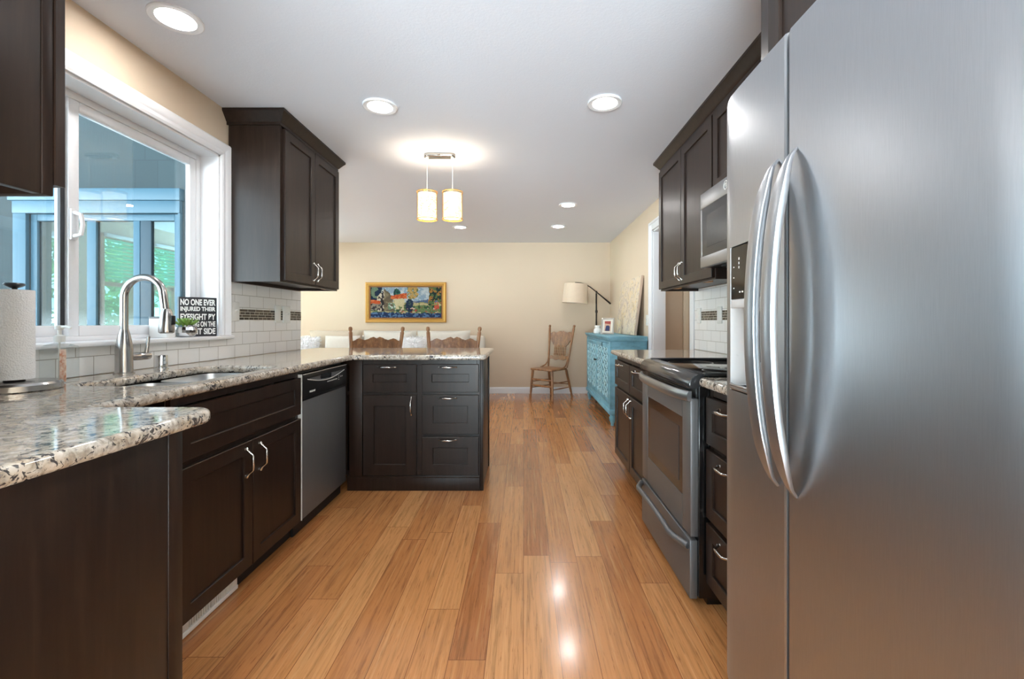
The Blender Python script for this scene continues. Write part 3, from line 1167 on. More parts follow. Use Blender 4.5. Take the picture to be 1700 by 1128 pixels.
# dishwasher
dw = thing('dishwasher', (-1.48, 2.70, 0), 'slate steel dishwasher with black control panel left of the peninsula', 'dishwasher')
MB().box(-1.76, -1.215, 2.395, 3.005, .095, .868, .002).build('tub', M['black'], dw)
MB().box(-1.215, -1.178, 2.40, 3.0, .085, .722, .006, 3).build('door', M['steel_dark'], dw)
cp = MB().box(-1.215, -1.172, 2.40, 3.0, .728, .862, .008, 3).build('control_panel', M['black'], dw)
MB().box(-1.2, -1.176, 2.402, 2.998, .716, .732, .003).build('trim_strip', M['black'], dw)
mb = MB()
mb.tube([(-1.1712, 2.452 + .5 * t, .829 - .030 * math.sin(PI * t)) for t in [i / 20 for i in range(21)]], .0022, 8)
mb.tube([(-1.1725, 2.405, .859), (-1.1725, 2.995, .859)], .0018, 6)
mb.build('chrome_line_highlight', M['plate'], cp)  # chrome lines, their bright reflection put in as plain white
arc = [(2.475 + .46 * i / 18, .828 - .026 * math.sin(PI * (.05 + .9 * i / 18))) for i in range(19)]
MB().prism(arc + [(2.935, .832), (2.475, .832)], -1.1725, -1.1712, 'x').build('grip_recess', M['steel_dark'], cp)
MB().prism(fillet([(2.60, .812), (2.75, .805), (2.76, .835), (2.62, .838)], .008, 4), -1.1722, -1.1705, 'x').build('finger_pocket', M['blackgloss'], cp)
mb = MB()
for k in range(6):
    for r in range(3):
        mb.box(-1.1715, -1.1710, 2.49 + k * .016, 2.499 + k * .016, .834 + r * .006 - .012, .8355 + r * .006 - .012)
mb.build('vent_slots', M['black'], cp)
MB().box(-1.2, -1.1755, 2.3965, 2.4005, .085, .862, .001, 1).build('edge_trim_highlight', M['plate'], dw)  # steel edge, its bright highlight put in as a white strip
mb = MB()
Rx = Matrix.Rotation(PI / 2, 4, 'Z') @ Matrix.Rotation(PI / 2, 4, 'X')
add_mesh(mb, text_mesh('FRIGIDAIRE', .0135, 1, .0003, .0003), Matrix.Translation((-1.1717, 2.51, .757)) @ Rx)
for k in range(7):
    MB().box(-1.1723, -1.1716, 2.70 + k * .021, 2.7145 + k * .021, .782, .787).build('button', M['lettering'], cp)
for k in range(4):
    MB().box(-1.1723, -1.1716, 2.862, 2.872, .775 + k * .012, .780 + k * .012).build('indicator', M['lettering'], cp)
for k in range(2):
    MB().box(-1.1723, -1.1716, 2.892 + .022 * k, 2.904 + .022 * k, .79, .796).build('button', M['lettering'], cp)
mb.build('lettering', M['lettering'], cp)
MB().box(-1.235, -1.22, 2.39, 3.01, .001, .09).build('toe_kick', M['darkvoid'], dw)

# near return cabinet (its end panel faces the aisle)
nc = thing('base_cabinet', (-1.3, .78, 0), 'plain espresso end panel cabinet in the left foreground under the granite', 'cabinet')
MB().box(-1.76, -.838, .47, 1.04, .10, .884).build('carcass', M['espresso'], nc)
MB().box(-.838, -.82, .46, 1.055, 0, .884, .002).build('end_panel', M['espresso'], nc)
MB().box(-1.19, -.818, 1.042, 1.085, .0, .884, .002).build('face_frame', M['espresso'], nc)

# peninsula cabinet
FP = frame('y-', 3.055)
pc = thing('base_cabinet', (-.74, 3.33, 0), 'espresso peninsula cabinet with four drawers and one door', 'cabinet')
carcass(pc, FP, -1.215, -.293, .55, .105, .884, [('v', -.70), ('h', .658), ('x', (-.68, -.30, .377))], st=.022)
MB().box(-1.172, -1.085, 3.038, 3.056, .105, .884, .001).build('filler', M['espresso'], pc)
drs = [(-1.079, -.7195, .669, .855), (-.682, -.302, .669, .855), (-.682, -.302, .386, .648), (-.682, -.302, .108, .367)]
for (a, b, c, d) in drs:
    o = shaker(pc, 'drawer', FP, a, b, c, d, st=.075)
    pull(o, FP, (a + b) / 2 - .018, d - .018, True)
o = shaker(pc, 'door', FP, -1.079, -.7195, .108, .648, st=.075)
pull(o, FP, -.752, .575, False)
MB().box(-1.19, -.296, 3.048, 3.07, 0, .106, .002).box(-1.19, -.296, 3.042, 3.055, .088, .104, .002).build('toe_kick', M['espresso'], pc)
MB().box(-.295, -.277, 3.05, 3.607, 0, .884, .002).box(-.277, -.271, 3.05, 3.09, 0, .884, .001).box(-.277, -.271, 3.567, 3.607, 0, .884, .001).build('end_panel', M['espresso'], pc)
MB().box(-1.76, -.295, 3.59, 3.607, 0, .884, .002).build('back_panel', M['espresso'], pc)

# granite worktop, one piece with the sink cut-out
outer = fillet([(-1.772, .455), (-.785, .455), (-.785, 1.175), (-1.135, 1.175), (-1.135, 3.0), (-.25, 3.0), (-.25, 3.85), (-1.772, 3.85)],
               [0, .0, .06, .03, .035, .045, .06, .02])
SX0, SX1, SY0, SY1 = -1.585, -1.215, 1.555, 2.262
hole = fillet([(SX0, SY0), (SX0, SY1), (SX1, SY1), (SX1, SY0)], .075)
slab('countertop', [outer, hole], .886, .921, M['granite'], 'speckled granite worktop running from the left foreground past the sink onto the peninsula', 'countertop')

# sink
sk = thing('sink', ((SX0 + SX1) / 2, (SY0 + SY1) / 2, .68), 'double bowl stainless steel sink set under the granite worktop', 'sink')


def bowl(y0, y1, depth):
    mb = MB()
    lv = [(.0, 0.0), (.004, -.02), (.012, -.12), (.02, -depth + .03), (.045, -depth + .004), (.075, -depth)]
    rows = []
    for ins, dz in lv:
        pts = fillet([(SX0 + ins, y0 + ins), (SX1 - ins, y0 + ins), (SX1 - ins, y1 - ins), (SX0 + ins, y1 - ins)], max(.07 - ins * .4, .03), 6)
        rows.append([mb.bm.verts.new((p[0], p[1], .884 + dz)) for p in pts])
    n = len(rows[0])
    for a, b in zip(rows, rows[1:]):
        for k in range(n):
            mb.bm.faces.new((a[k], a[(k + 1) % n], b[(k + 1) % n], b[k]))
    mb.bm.faces.new(rows[-1])
    bmesh.ops.recalc_face_normals(mb.bm, faces=mb.bm.faces)
    bmesh.ops.solidify(mb.bm, geom=list(mb.bm.faces), thickness=-.0015)
    o = mb.build('bowl', M['steel_h'], sk, 50)
    return o


for (a, b) in ((SY0, 1.905), (1.93, SY1)):
    bowl(a, b, .20)
    MB().lathe([(0, .002), (.018, .003), (.036, .004), (.043, .001), (.043, -.001)], ((SX0 + SX1) / 2, (a + b) / 2, .686), seg=20).build('drain', M['chrome'], sk)
MB().box(SX0 + .03, SX1 - .03, 1.902, 1.933, .862, .876, .004).build('divider', M['steel_h'], sk)

# faucet
fx, fy = -1.697, 1.92
fc = thing('faucet', (fx, fy, .921), 'brushed steel gooseneck faucet standing behind the sink', 'faucet')
MB().lathe([(0, 0), (.036, 0), (.036, .004), (.031, .007), (.0305, .012), (.0305, .10), (.029, .12), (.0205, .168), (.0155, .185), (.0155, .19), (0, .19)], (fx, fy, .921), seg=28).build('body', M['faucet'], fc)
R = .085
pts = [(fx, fy, 1.105), (fx, fy, 1.18), (fx, fy, 1.245)] + [(fx + R - R * math.cos(a), fy, 1.245 + R * math.sin(a)) for a in [PI * k / 16 for k in range(1, 15)]]
pts += [(fx + 2 * R + .002, fy, 1.215), (fx + 2 * R + .004, fy, 1.195)]
MB().tube(pts, .0145, 16).build('neck', M['faucet'], fc)
hx = fx + 2 * R + .004
hd = MB().lathe([(0, 0), (.022, .0), (.0275, .004), (.0285, .012), (.026, .05), (.0215, .088), (.0165, .10), (.0150, .104), (0, .104)], (hx + .006, fy, 1.092), seg=24).build('spray_head', M['faucet'], fc)
MB().box(hx + .028, hx + .04, fy - .009, fy + .009, 1.128, 1.168, .004).build('spray_button', M['black'], hd)
MB().tube([(fx, fy + .02, .988), (fx, fy + .045, .988), (fx, fy + .07, .988), (fx, fy + .072, .988), (fx, fy + .075, .988), (fx, fy + .125, .988)], [.012, .0155, .0165, .0145, .0165, .0165], 16).build('handle_hub', M['faucet'], fc)
MB().tube([(fx, fy + .112, .998), (fx + .002, fy + .116, 1.03), (fx + .004, fy + .120, 1.075)], [.0085, .0075, .0065], 12).build('lever', M['faucet'], fc)
# air gap
tag(MB().lathe([(0, 0), (.029, 0), (.029, .004), (.0255, .006), (.0255, .058), (.024, .064), (0, .066)], (-1.70, 2.12, .921), seg=24).build('air_gap_cap', M['chrome']),
    'small chrome air gap cap on the granite to the right of the faucet', 'cap')

# paper towel holder + roll
px_, py_ = -1.634, 1.45
ph = thing('towel_holder', (px_, py_, .921), 'steel paper towel holder with round base at the far left', 'towel holder')
MB().lathe([(0, 0), (.108, 0), (.112, .003), (.112, .02), (.107, .027), (.03, .029), (0, .029)], (px_, py_, .921), seg=40).build('base', M['faucet'], ph)
MB().lathe([(0, .028), (.026, .028), (.022, .038), (.008, .04), (.007, .33), (0, .33)], (px_, py_, .921), seg=16).build('post', M['black'], ph)
MB().lathe([(0, .327), (.006, .327), (.02, .334), (.026, .339), (.022, .344), (0, .346)], (px_, py_, .921), seg=20).build('finial', M['black'], ph)
tag(MB().lathe([(.014, .036), (.0455, .036), (.0465, .04), (.0465, .318), (.0455, .322), (.014, .322), (.014, .036)], (px_, py_, .921), seg=40).build('paper_towel_roll', M['towel']),
    'white paper towel roll on its steel holder', 'paper towels')
# soap bottle
bx_, by_ = -1.70, 1.655
sp = thing('soap_bottle', (bx_, by_, .921), 'clear square soap bottle with white pump beside the paper towels', 'soap bottle')
body = fillet([(bx_ - .052, by_ - .026), (bx_ + .052, by_ - .026), (bx_ + .052, by_ + .026), (bx_ - .052, by_ + .026)], .008, 4)
mb = MB()
rows = []
for s_, zz in ((1, .922), (1, 1.045), (.96, 1.053), (.4, 1.061), (.22, 1.063), (.22, 1.07)):
    rows.append([mb.bm.verts.new((bx_ + (p[0] - bx_) * s_, by_ + (p[1] - by_) * max(s_, .4), zz)) for p in body])
for a, b in zip(rows, rows[1:]):
    for k in range(len(a)):
        mb.bm.faces.new((a[k], a[(k + 1) % len(a)], b[(k + 1) % len(b)], b[k]))
mb.bm.faces.new(rows[0][::-1])
mb.bm.faces.new(rows[-1])
mb.build('bottle', M['clear'], sp)
MB().box(bx_ + .028, bx_ + .051, by_ - .0272, by_ - .0258, .925, 1.042).build('label_strip', M['label'], sp)
mb = MB().lathe([(0, .145), (.015, .145), (.016, .15), (.016, .168), (.006, .172), (.006, .19), (.013, .192), (.013, .205), (0, .208)], (bx_, by_, .921), seg=18)
mb.tube([(bx_, by_, 1.121), (bx_ + .03, by_ - .004, 1.123), (bx_ + .048, by_ - .006, 1.117)], [.006, .005, .004], 8)
mb.build('pump', M['plate'], sp)
MB().tube([(bx_, by_, .93), (bx_, by_, 1.075)], .003, 6).build('dip_tube', M['plate'], sp)

# sill things: canister, succulent, sign
cx_, cy_ = -1.838, 2.30
ct = thing('canister', (cx_, cy_, 1.06), 'white canister with black lid rim on the window sill behind the faucet spout', 'canister')
sq = fillet([(cx_ - .05, cy_ - .03), (cx_ + .05, cy_ - .03), (cx_ + .05, cy_ + .03), (cx_ - .05, cy_ + .03)], .012, 4)
MB().prism(sq, 1.06, 1.158, 'z', .003).build('body', M['white'], ct)
MB().prism(sq, 1.158, 1.168, 'z', .002).build('lid', M['black'], ct)
qx, qy = -1.782, 2.385
su = thing('succulent', (qx, qy, 1.06), 'small green succulent in a mirrored globe pot on the window sill', 'plant')
MB().lathe([(0, 0), (.025, 0), (.04, .008), (.05, .024), (.052, .038), (.047, .054), (.038, .064), (.034, .063), (.04, .05), (0, .045)], (qx, qy, 1.06), seg=20).build('pot', M['mirror'], su, 10)
mb = MB()
for k in range(26):
    an = k * 2.39996
    el = 1.45 - .95 * (k / 26) ** .8
    L = .045 + .028 * (k / 26)
    d = Vector((math.cos(an) * math.cos(el), math.sin(an) * math.cos(el), math.sin(el)))
    b0 = Vector((qx, qy, 1.112)) + Vector((d.x, d.y, 0)) * .008
    mb.tube([b0, b0 + d * L * .45, b0 + d * L * .8, b0 + d * L + Vector((0, 0, .004))], [.005, .008, .006, .0008], 6, flat=(1, .45))
mb.build('leaves', M['succ'], su)
MB().lathe([(0, .052), (.036, .05), (0, .046)], (qx, qy, 1.06), seg=16).build('soil', M['darkvoid'], su)

sc_ = Vector((-1.808, 2.512, 1.06))
ang = math.atan2(.13, .115)
sg = thing('wall_sign', sc_, 'black wooden block sign with white capitals standing on the window sill', 'sign')
Wd, Ht, Th = .176, .218, .032
xf = Matrix.Translation(sc_) @ Matrix.Rotation(ang, 4, 'Z')
MB().box(-Wd / 2, Wd / 2, 0, Th, 0, Ht, .002).xform(xf).build('block', M['blackwood'], sg)
mb = MB()
lines = ['NO ONE EVER', 'INJURED THEIR', 'EYESIGHT BY', 'LOOKING ON THE', 'BRIGHT SIDE']
for k, s in enumerate(lines):
    me = text_mesh(s, .046, 1, .0004, .0016)
    xs = [v.co.x for v in me.vertices]
    zs = [v.co.y for v in me.vertices]
    wv, hv = max(xs) - min(xs), max(zs) - min(zs)
    me.transform(Matrix.Translation((-(max(xs) + min(xs)) / 2, -(max(zs) + min(zs)) / 2, 0)))
    me.transform(Matrix.Diagonal((.162 / wv, (.0345 if k in (0, 2, 4) else .0305) / hv, 1, 1)))
    zc = Ht - .0285 - k * .0402
    add_mesh(mb, me, xf @ Matrix.Translation((0, -.0006, zc)) @ Matrix.Rotation(PI / 2, 4, 'X'))
mb.build('lettering', M['lettering'], sg)


# ================================================================== WALL CABINETS
def crown_profile(z):
    # (out, z) from the cabinet face outward
    return [(0, z), (.006, z), (.006, z + .018), (.012, z + .022), (.02, z + .034), (.040, z + .060), (.048, z + .068), (.048, H - .002), (0, H - .002)]


def crown_mesh(mb, path, z):
    """path: list of ((x,y),(nx,ny)) corner points with outward mitre directions"""
    pr = crown_profile(z)
    rows = [[mb.bm.verts.new((p[0] + d[0] * o, p[1] + d[1] * o, zz)) for o, zz in pr] for p, d in path]
    for a, b in zip(rows, rows[1:]):
        for k in range(len(pr)):
            mb.bm.faces.new((a[k], a[(k + 1) % len(pr)], b[(k + 1) % len(pr)], b[k]))
    mb.bm.faces.new(rows[0])
    mb.bm.faces.new(rows[-1][::-1])


# left wall cabinet beside the window
UX = -1.463
FU = frame('x+', UX)
lc = thing('wall_cabinet', (-1.62, 3.13, 1.378), 'espresso two door wall cabinet with crown molding right of the sink window', 'cabinet')
depth = UX - WL - .009
ZB, ZT = 1.383, 2.325
mb = MB()
mb.box(WL + .009, UX, 2.716, 2.734, ZB, ZT, .001, 1).box(WL + .009, UX, 3.53, 3.548, ZB, ZT, .001, 1)
mb.box(WL + .009, UX - .019, 2.734, 3.53, ZB + .02, ZB + .036).box(WL + .009, UX, 2.734, 3.53, ZT - .018, ZT).box(WL + .009, WL + .018, 2.734, 3.53, ZB + .03, ZT)
mb.box(UX - .019, UX, 2.734, 2.76, ZB, ZT).box(UX - .019, UX, 3.505, 3.53, ZB, ZT).box(UX - .019, UX, 2.76, 3.505, ZB, ZB + .035).box(UX - .019, UX, 2.76, 3.505, ZT - .05, ZT)
mb.box(WL + .009, WL + .03, 2.734, 3.53, ZB, ZB + .02)
mb.build('carcass', M['espresso'], lc)
for a, b, hu in ((2.742, 3.132, 3.105), (3.136, 3.534, 3.163)):
    d = shaker(lc, 'door', FU, a, b, ZB + .012, ZT - .012)
    pull(d, FU, hu, ZB + .1, False)
mb = MB()
crown_mesh(mb, [((WL + .001, 2.716), (0, -1)), ((UX, 2.716), (1, -1)), ((UX, 3.548), (1, 1)), ((WL + .001, 3.548), (0, 1))], ZT)
mb.build('crown_molding', M['espresso'], lc)
MB().box(UX - .06, UX - .021, 3.40, 3.46, ZB + .004, ZB + .019).build('mounting_block', M['rawwood'], lc)

# near left wall cabinet (end panel in the upper left corner)
nl = thing('wall_cabinet', (-1.3, .66, 1.385), 'espresso wall cabinet cut off by the upper left corner of view', 'cabinet')
mb = MB().box(-1.76, -.938, .455, .86, 1.40, 2.34).box(-.938, -.92, .455, .862, 1.385, 2.34, .002)
mb.build('carcass', M['espresso'], nl)
MB().box(-1.76, -.918, .862, .883, 1.385, 2.34, .002).build('face_frame', M['espresso'], nl)
FN = frame('y+', .884)
shaker(nl, 'door', FN, -1.34, -.915, 1.408, 2.32)
MB().box(-1.76, -.87, .455, .93, 2.34, H - .002, .01).build('crown_molding', M['espresso'], nl)

# right wall cabinets
RX = 1.085
FRU = frame('x-', RX)


def right_upper(label, y0, y1, z0, z1, doors, wood=True):
    t = thing('wall_cabinet', ((RX + WR) / 2, (y0 + y1) / 2, z0), label, 'cabinet')
    xb = WR - .009
    mb = MB()
    mb.box(RX, xb, y0, y0 + .018, z0, z1, .001, 1).box(RX, xb, y1 - .018, y1, z0, z1, .001, 1)
    mb.box(RX + .019, xb, y0 + .018, y1 - .018, z0 + .02, z0 + .036).box(RX, xb, y0 + .018, y1 - .018, z1 - .018, z1).box(xb - .009, xb, y0 + .018, y1 - .018, z0 + .03, z1)
    mb.box(RX, RX + .019, y0 + .018, y1 - .018, z0, z0 + .035).box(RX, RX + .019, y0 + .018, y1 - .018, z1 - .05, z1)
    for e in (y0 + .018, y1 - .046):
        mb.box(RX, RX + .019, e, e + .028, z0 + .035, z1 - .05)
    mb.build('carcass', M['espresso'], t)
    for (a, b, hu) in doors:
        d = shaker(t, 'door', FRU, a, b, z0 + .012, z1 - .012)
        if hu:
            pull(d, FRU, hu, z0 + .1, False)
    return t


a_ = right_upper('espresso two door wall cabinet at the far end of the right wall', 2.552, 3.566, 1.383, 2.325, [(2.562, 3.055, 3.03), (3.06, 3.556, 3.085)])
for k in (2.75, 3.3):
    MB().box(RX + .03, RX + .07, k, k + .06, 1.384, 1.402).build('mounting_block', M['rawwood'], a_)
right_upper('short espresso wall cabinet above the microwave', 1.802, 2.550, 1.862, 2.325, [(1.81, 2.174, None), (2.178, 2.542, None)])
right_upper('narrow espresso wall cabinet between microwave and refrigerator', 1.432, 1.800, 1.383, 2.325, [(1.44, 1.792, 1.77)])
mb = MB()
crown_mesh(mb, [((RX, 1.414), (-1, 0)), ((RX, 3.566), (-1, 1)), ((WR - .001, 3.566), (0, 1))], 2.325)
tag(mb.build('crown_molding', M['espresso']), 'long espresso crown molding over the right wall cabinets', 'molding')
# over the refrigerator
fo = thing('wall_cabinet', (1.05, .93, 1.86), 'deep espresso cabinet above the refrigerator reaching the ceiling', 'cabinet')
MB().box(.742, WR - .002, .40, 1.412, 1.86, H - .002, .002).build('carcass', M['espresso'], fo)
FO = frame('x-', .742)
for a, b in ((.44, .885), (.89, 1.335)):
    shaker(fo, 'door', FO, a, b, 1.875, 2.395)

# ================================================================== RIGHT BASE RUN
FB = frame('x-', .74)
rb = thing('base_cabinet', (1.05, 3.06, 0), 'espresso two drawer two door base cabinet on the far side of the range', 'cabinet')
carcass(rb, FB, 2.575, 3.565, .60, .105, .884, [('v', 3.07), ('h', .645)])
for a, b, hu in ((2.585, 3.066, 3.035), (3.074, 3.556, 3.105)):
    d = shaker(rb, 'drawer', FB, a, b, .656, .846)
    pull(d, FB, (a + b) / 2 + .03, .822, True)
    d = shaker(rb, 'door', FB, a, b, .113, .634)
    pull(d, FB, hu, .55, False)
MB().box(.80, .815, 2.575, 3.565, .001, .107).build('toe_kick', M['darkvoid'], rb)
rd = thing('base_cabinet', (1.05, 1.6, 0), 'espresso three drawer base cabinet between range and refrigerator', 'cabinet')
carcass(rd, FB, 1.43, 1.79, .60, .105, .884, [('h', .651), ('h', .36)])
for c, d_ in ((.662, .846), (.37, .640), (.113, .350)):
    d = shaker(rd, 'drawer', FB, 1.436, 1.782, c, d_)
    pull(d, FB, 1.60, d_ - .03, True)
MB().box(.80, .815, 1.43, 1.79, .001, .107).build('toe_kick', M['darkvoid'], rd)
slab('countertop', [fillet([(.69, 2.572), (1.374, 2.572), (1.374, 3.59), (.69, 3.59)], [.012, 0, .012, .03])], .886, .921, M['granite'],
     'speckled granite worktop on the far side of the range', 'countertop')
slab('countertop', [fillet([(.69, 1.425), (1.374, 1.425), (1.374, 1.795), (.69, 1.795)], [.012, 0, .012, .03])], .886, .921, M['granite'],
     'short speckled granite worktop between range and refrigerator', 'countertop')

# range
ry0, ry1 = 1.802, 2.562
rg = thing('range', (1.0, 2.18, 0), 'slate steel range with black glass cooktop', 'range')
MB().box(.70, 1.365, ry0, ry1, .035, .885, .003).box(.74, 1.33, ry0 + .02, ry1 - .02, .0, .035).build('body', M['blackgloss'], rg)
# front lip: bull-nosed dark enamel
lip = [(.74, .882), (.672, .872), (.662, .880), (.661, .895), (.668, .912), (.684, .926), (.70, .932), (.74, .934)]
MB().prism(lip, ry0, ry1, 'y', .004).build('front_lip', M['greygloss'], rg)
ck = MB().box(.735, 1.366, ry0 - .006, ry1 + .006, .886, .927, .004).build('cooktop', M['blackglass'], rg)
mb = MB()
mb.box(.72, 1.368, ry0 - .012, ry0 + .02, .923, .937, .005).box(.72, 1.368, ry1 - .02, ry1 + .012, .923, .937, .005).box(1.34, 1.37, ry0 - .012, ry1 + .012, .923, .938, .005)
mb.build('rim', M['black'], ck)
for (bx0, by0, br_) in ((.88, 1.98, .09), (.88, 2.38, .11), (1.18, 1.98, .08), (1.18, 2.38, .08)):
    MB().lathe([(br_ - .003, .9272), (br_, .9274), (br_ + .003, .9272)], (bx0, by0, 0), seg=32).build('burner_ring', M['greygloss'], ck)
# vent strip under the lip
mb = MB().box(.69, .705, ry0 + .004, ry1 - .004, .835, .876, .002)
vent = mb.build('vent_strip', M['black'], rg)
mb = MB()
for k in range(3):
    mb.box(.684, .69, ry0 + .06, ry1 - .08, .842 + k * .010, .846 + k * .010, .001)
mb.build('louvers', M['greygloss'], vent)
dr = MB()
yy0, yy1, vz0, vz1 = 1.91, 2.44, .41, .74
X0, X1 = .671, .705
dr.box(X0, X1, ry0 + .012, yy0, .275, .832, .004).box(X0, X1, yy1, ry1 - .012, .275, .832, .004)
dr.box(X0, X1, yy0, yy1, .275, vz0).box(X0, X1, yy0, yy1, vz1, .832)
door = dr.build('oven_door', M['steel_dark'], rg)
MB().box(.673, .70, yy0, yy1, vz0, vz1).build('window_frame', M['blackgloss'], door)
MB().box(.6715, .6735, yy0 + .045, yy1 - .04, vz0 + .045, vz1 - .05).build('window', M['ovenglass'], door)
# bowed flat handle
hp = []
for i in range(17):
    t = i / 16
    hp.append((.662 - .036 * (1 - (2 * t - 1) ** 4), ry0 + .008 + (ry1 - ry0 - .016) * t))
mb = MB()
for s in range(16):
    (xa, ya), (xb, yb) = hp[s], hp[s + 1]
    a = [mb.bm.verts.new(v) for v in ((xa, ya, .822), (xa - .006, ya, .83), (xa - .006, ya, .852), (xa, ya, .862), (xa + .012, ya, .862), (xa + .012, ya, .822))]
    b = [mb.bm.verts.new(v) for v in ((xb, yb, .822), (xb - .006, yb, .83), (xb - .006, yb, .852), (xb, yb, .862), (xb + .012, yb, .862), (xb + .012, yb, .822))]
    for k in range(6):
        mb.bm.faces.new((a[k], a[(k + 1) % 6], b[(k + 1) % 6], b[k]))
    if s == 0:
        mb.bm.faces.new(a)
    if s == 15:
        mb.bm.faces.new(b)
mb.box(.655, .675, ry0 + .012, ry0 + .035, .822, .832).box(.655, .675, ry1 - .035, ry1 - .012, .822, .832)
mb.build('handle', M['steel'], door, 50, weld=True)
dwr = MB().box(.668, .70, ry0 + .012, ry1 - .012, .026, .262, .005).build('storage_drawer', M['steel_dark'], rg)
hp = [(.664 - .042 * min(1, 2.6 * math.sin(PI * t)) if 0 < t < 1 else .664, ry0 + .02 + (ry1 - ry0 - .04) * t, .238 + .012 * math.sin(PI * t)) for t in [i / 20 for i in range(21)]]
MB().tube(hp, .0135, 12).build('handle', M['steel_dark'], dwr)

# microwave
mw = thing('microwave', (1.18, 2.18, 1.442), 'steel over the range microwave hanging below the short wall cabinet', 'microwave')
MB().box(1.03, 1.37, 1.804, 2.558, 1.446, 1.860, .003).build('body', M['black'], mw)
m0, m1 = 1.806, 2.556
md = MB().box(1.0, 1.03, m0, m1, 1.772, 1.858, .004).box(1.0, 1.03, m0, m1, 1.444, 1.505, .004).box(1.002, 1.03, m1 - .02, m1, 1.505, 1.772, .003).box(1.0, 1.03, m0, m0 + .14, 1.505, 1.772, .003).build('door', M['steel'], mw)
MB().box(1.003, 1.03, m0 + .14, m1 - .02, 1.503, 1.774).build('window_frame', M['greygloss'], md)
MB().box(1.0015, 1.004, m0 + .2, m1 - .085, 1.55, 1.725).build('window', M['ovenglass'], md)
MB().tube([(1.0, m0 + .1, 1.80), (.965, m0 + .1, 1.78), (.965, m0 + .1, 1.51), (1.0, m0 + .1, 1.49)], .012, 10).build('handle', M['steel'], md)
mb = MB().tube([(.9985, 2.232 + .021 * math.cos(a), 1.818 + .021 * math.sin(a)) for a in [2 * PI * k / 24 for k in range(24)]], .0018, 6, closed=True)
for s in (-.006, .006):
    mb.tube([(.9985, 2.232 + s + .006 * math.cos(a), 1.818 + .009 * math.sin(a)) for a in [2 * PI * k / 12 for k in range(9)]], .0012, 6)
mb.build('emblem', M['plate'], md)
mb = MB()
for k in range(8):
    mb.box(1.06 + .02 * k, 1.07 + .02 * k, 1.95, 2.42, 1.438, 1.446)
mb.lathe([(0, -.002), (.03, -.002), (.035, .004)], (1.12, 1.9, 1.442), seg=16)
mb.build('underside_vent', M['grill'], mw)

# ================================================================== REFRIGERATOR
rf = thing('refrigerator', (1.0, .925, 0), 'tall stainless side by side refrigerator filling the right foreground', 'refrigerator')
MB().box(.70, 1.37, .468, 1.382, .02, 1.775, .004).box(.72, 1.35, .48, 1.37, 0, .02).build('cabinet', M['steel_dark'], rf)


def fridge_door(name, prof, z0, z1, hole=None, flip=False):
    """prof: list of (y, x) along the front; hole: (y0,y1,z0,z1) on profile points"""
    mb = MB()
    b = .012
    zs = [z0, z0 + .003, z0 + b, z1 - b, z1 - .003, z1]
    ins = [.010, .003, 0, 0, .003, .010]
    if hole:
        zs[3:3] = [hole[2], hole[3]]
        ins[3:3] = [0, 0]
    rows = [[mb.bm.verts.new((x + i, y, z)) for (y, x) in prof] for z, i in zip(zs, ins)]
    for r in range(len(zs) - 1):
        for k in range(len(prof) - 1):
            if hole and zs[r] >= hole[2] - 1e-6 and zs[r + 1] <= hole[3] + 1e-6:
                ya, yb = sorted((prof[k][0], prof[k + 1][0]))
                if ya >= hole[0] - 1e-6 and yb <= hole[1] + 1e-6:
                    continue
            mb.bm.faces.new((rows[r][k], rows[r][k + 1], rows[r + 1][k + 1], rows[r + 1][k]))
    back = [[mb.bm.verts.new((.692, prof[e][0], z)) for z in zs] for e in (0, -1)]
    for r in range(len(zs) - 1):
        mb.bm.faces.new((back[0][r], rows[r][0], rows[r + 1][0], back[0][r + 1]))
        mb.bm.faces.new((back[1][r], rows[r][-1], rows[r + 1][-1], back[1][r + 1]))
    mb.bm.faces.new([back[0][0]] + rows[0] + [back[1][0]])
    mb.bm.faces.new([back[0][-1]] + rows[-1] + [back[1][-1]])
    mb.bm.faces.new([back[0][0], back[0][-1], back[1][-1], back[1][0]])
    return mb.build(name, M['steel'], rf, 30)


def bow(y):   # the doors' shallow bow in plan, deepest at the seam
    d = abs(y - 1.017) / .37
    return .5945 + .010 * d ** 2 + .022 * max(0, (d - .78) / .22) ** 2


H0, H1 = 1.118, 1.315
ys = [1.383, 1.381, 1.376, 1.36, 1.34, H1, 1.29, 1.26, 1.23, 1.20, 1.17, 1.145, H1 * 0 + H0, 1.09, 1.06, 1.04, 1.030, 1.0255, 1.024]
prof = [(y_, bow(y_) + (.010 if y_ in (1.383, 1.024) else .003 if y_ in (1.381, 1.0255) else 0)) for y_ in ys]
ld = fridge_door('freezer_door', prof, .075, 1.80, (H0, H1, .945, 1.355))
ys = [1.016, 1.0145, 1.010, 1.0, .97, .93, .88, .82, .76, .70, .64, .58, .53, .50, .475, .468, .466]
prof = [(y_, bow(y_ + 2 * 0) if True else 0) for y_ in ys]


def bow2(y):
    d = abs(y - 1.017) / .55
    return .5945 + .010 * d ** 2 + .022 * max(0, (d - .85) / .15) ** 2


prof = [(y_, bow2(y_) + (.010 if y_ in (1.016, .466) else .003 if y_ in (1.0145, .468) else 0)) for y_ in ys]
rdoor = fridge_door('refrigerator_door', prof, .075, 1.80)
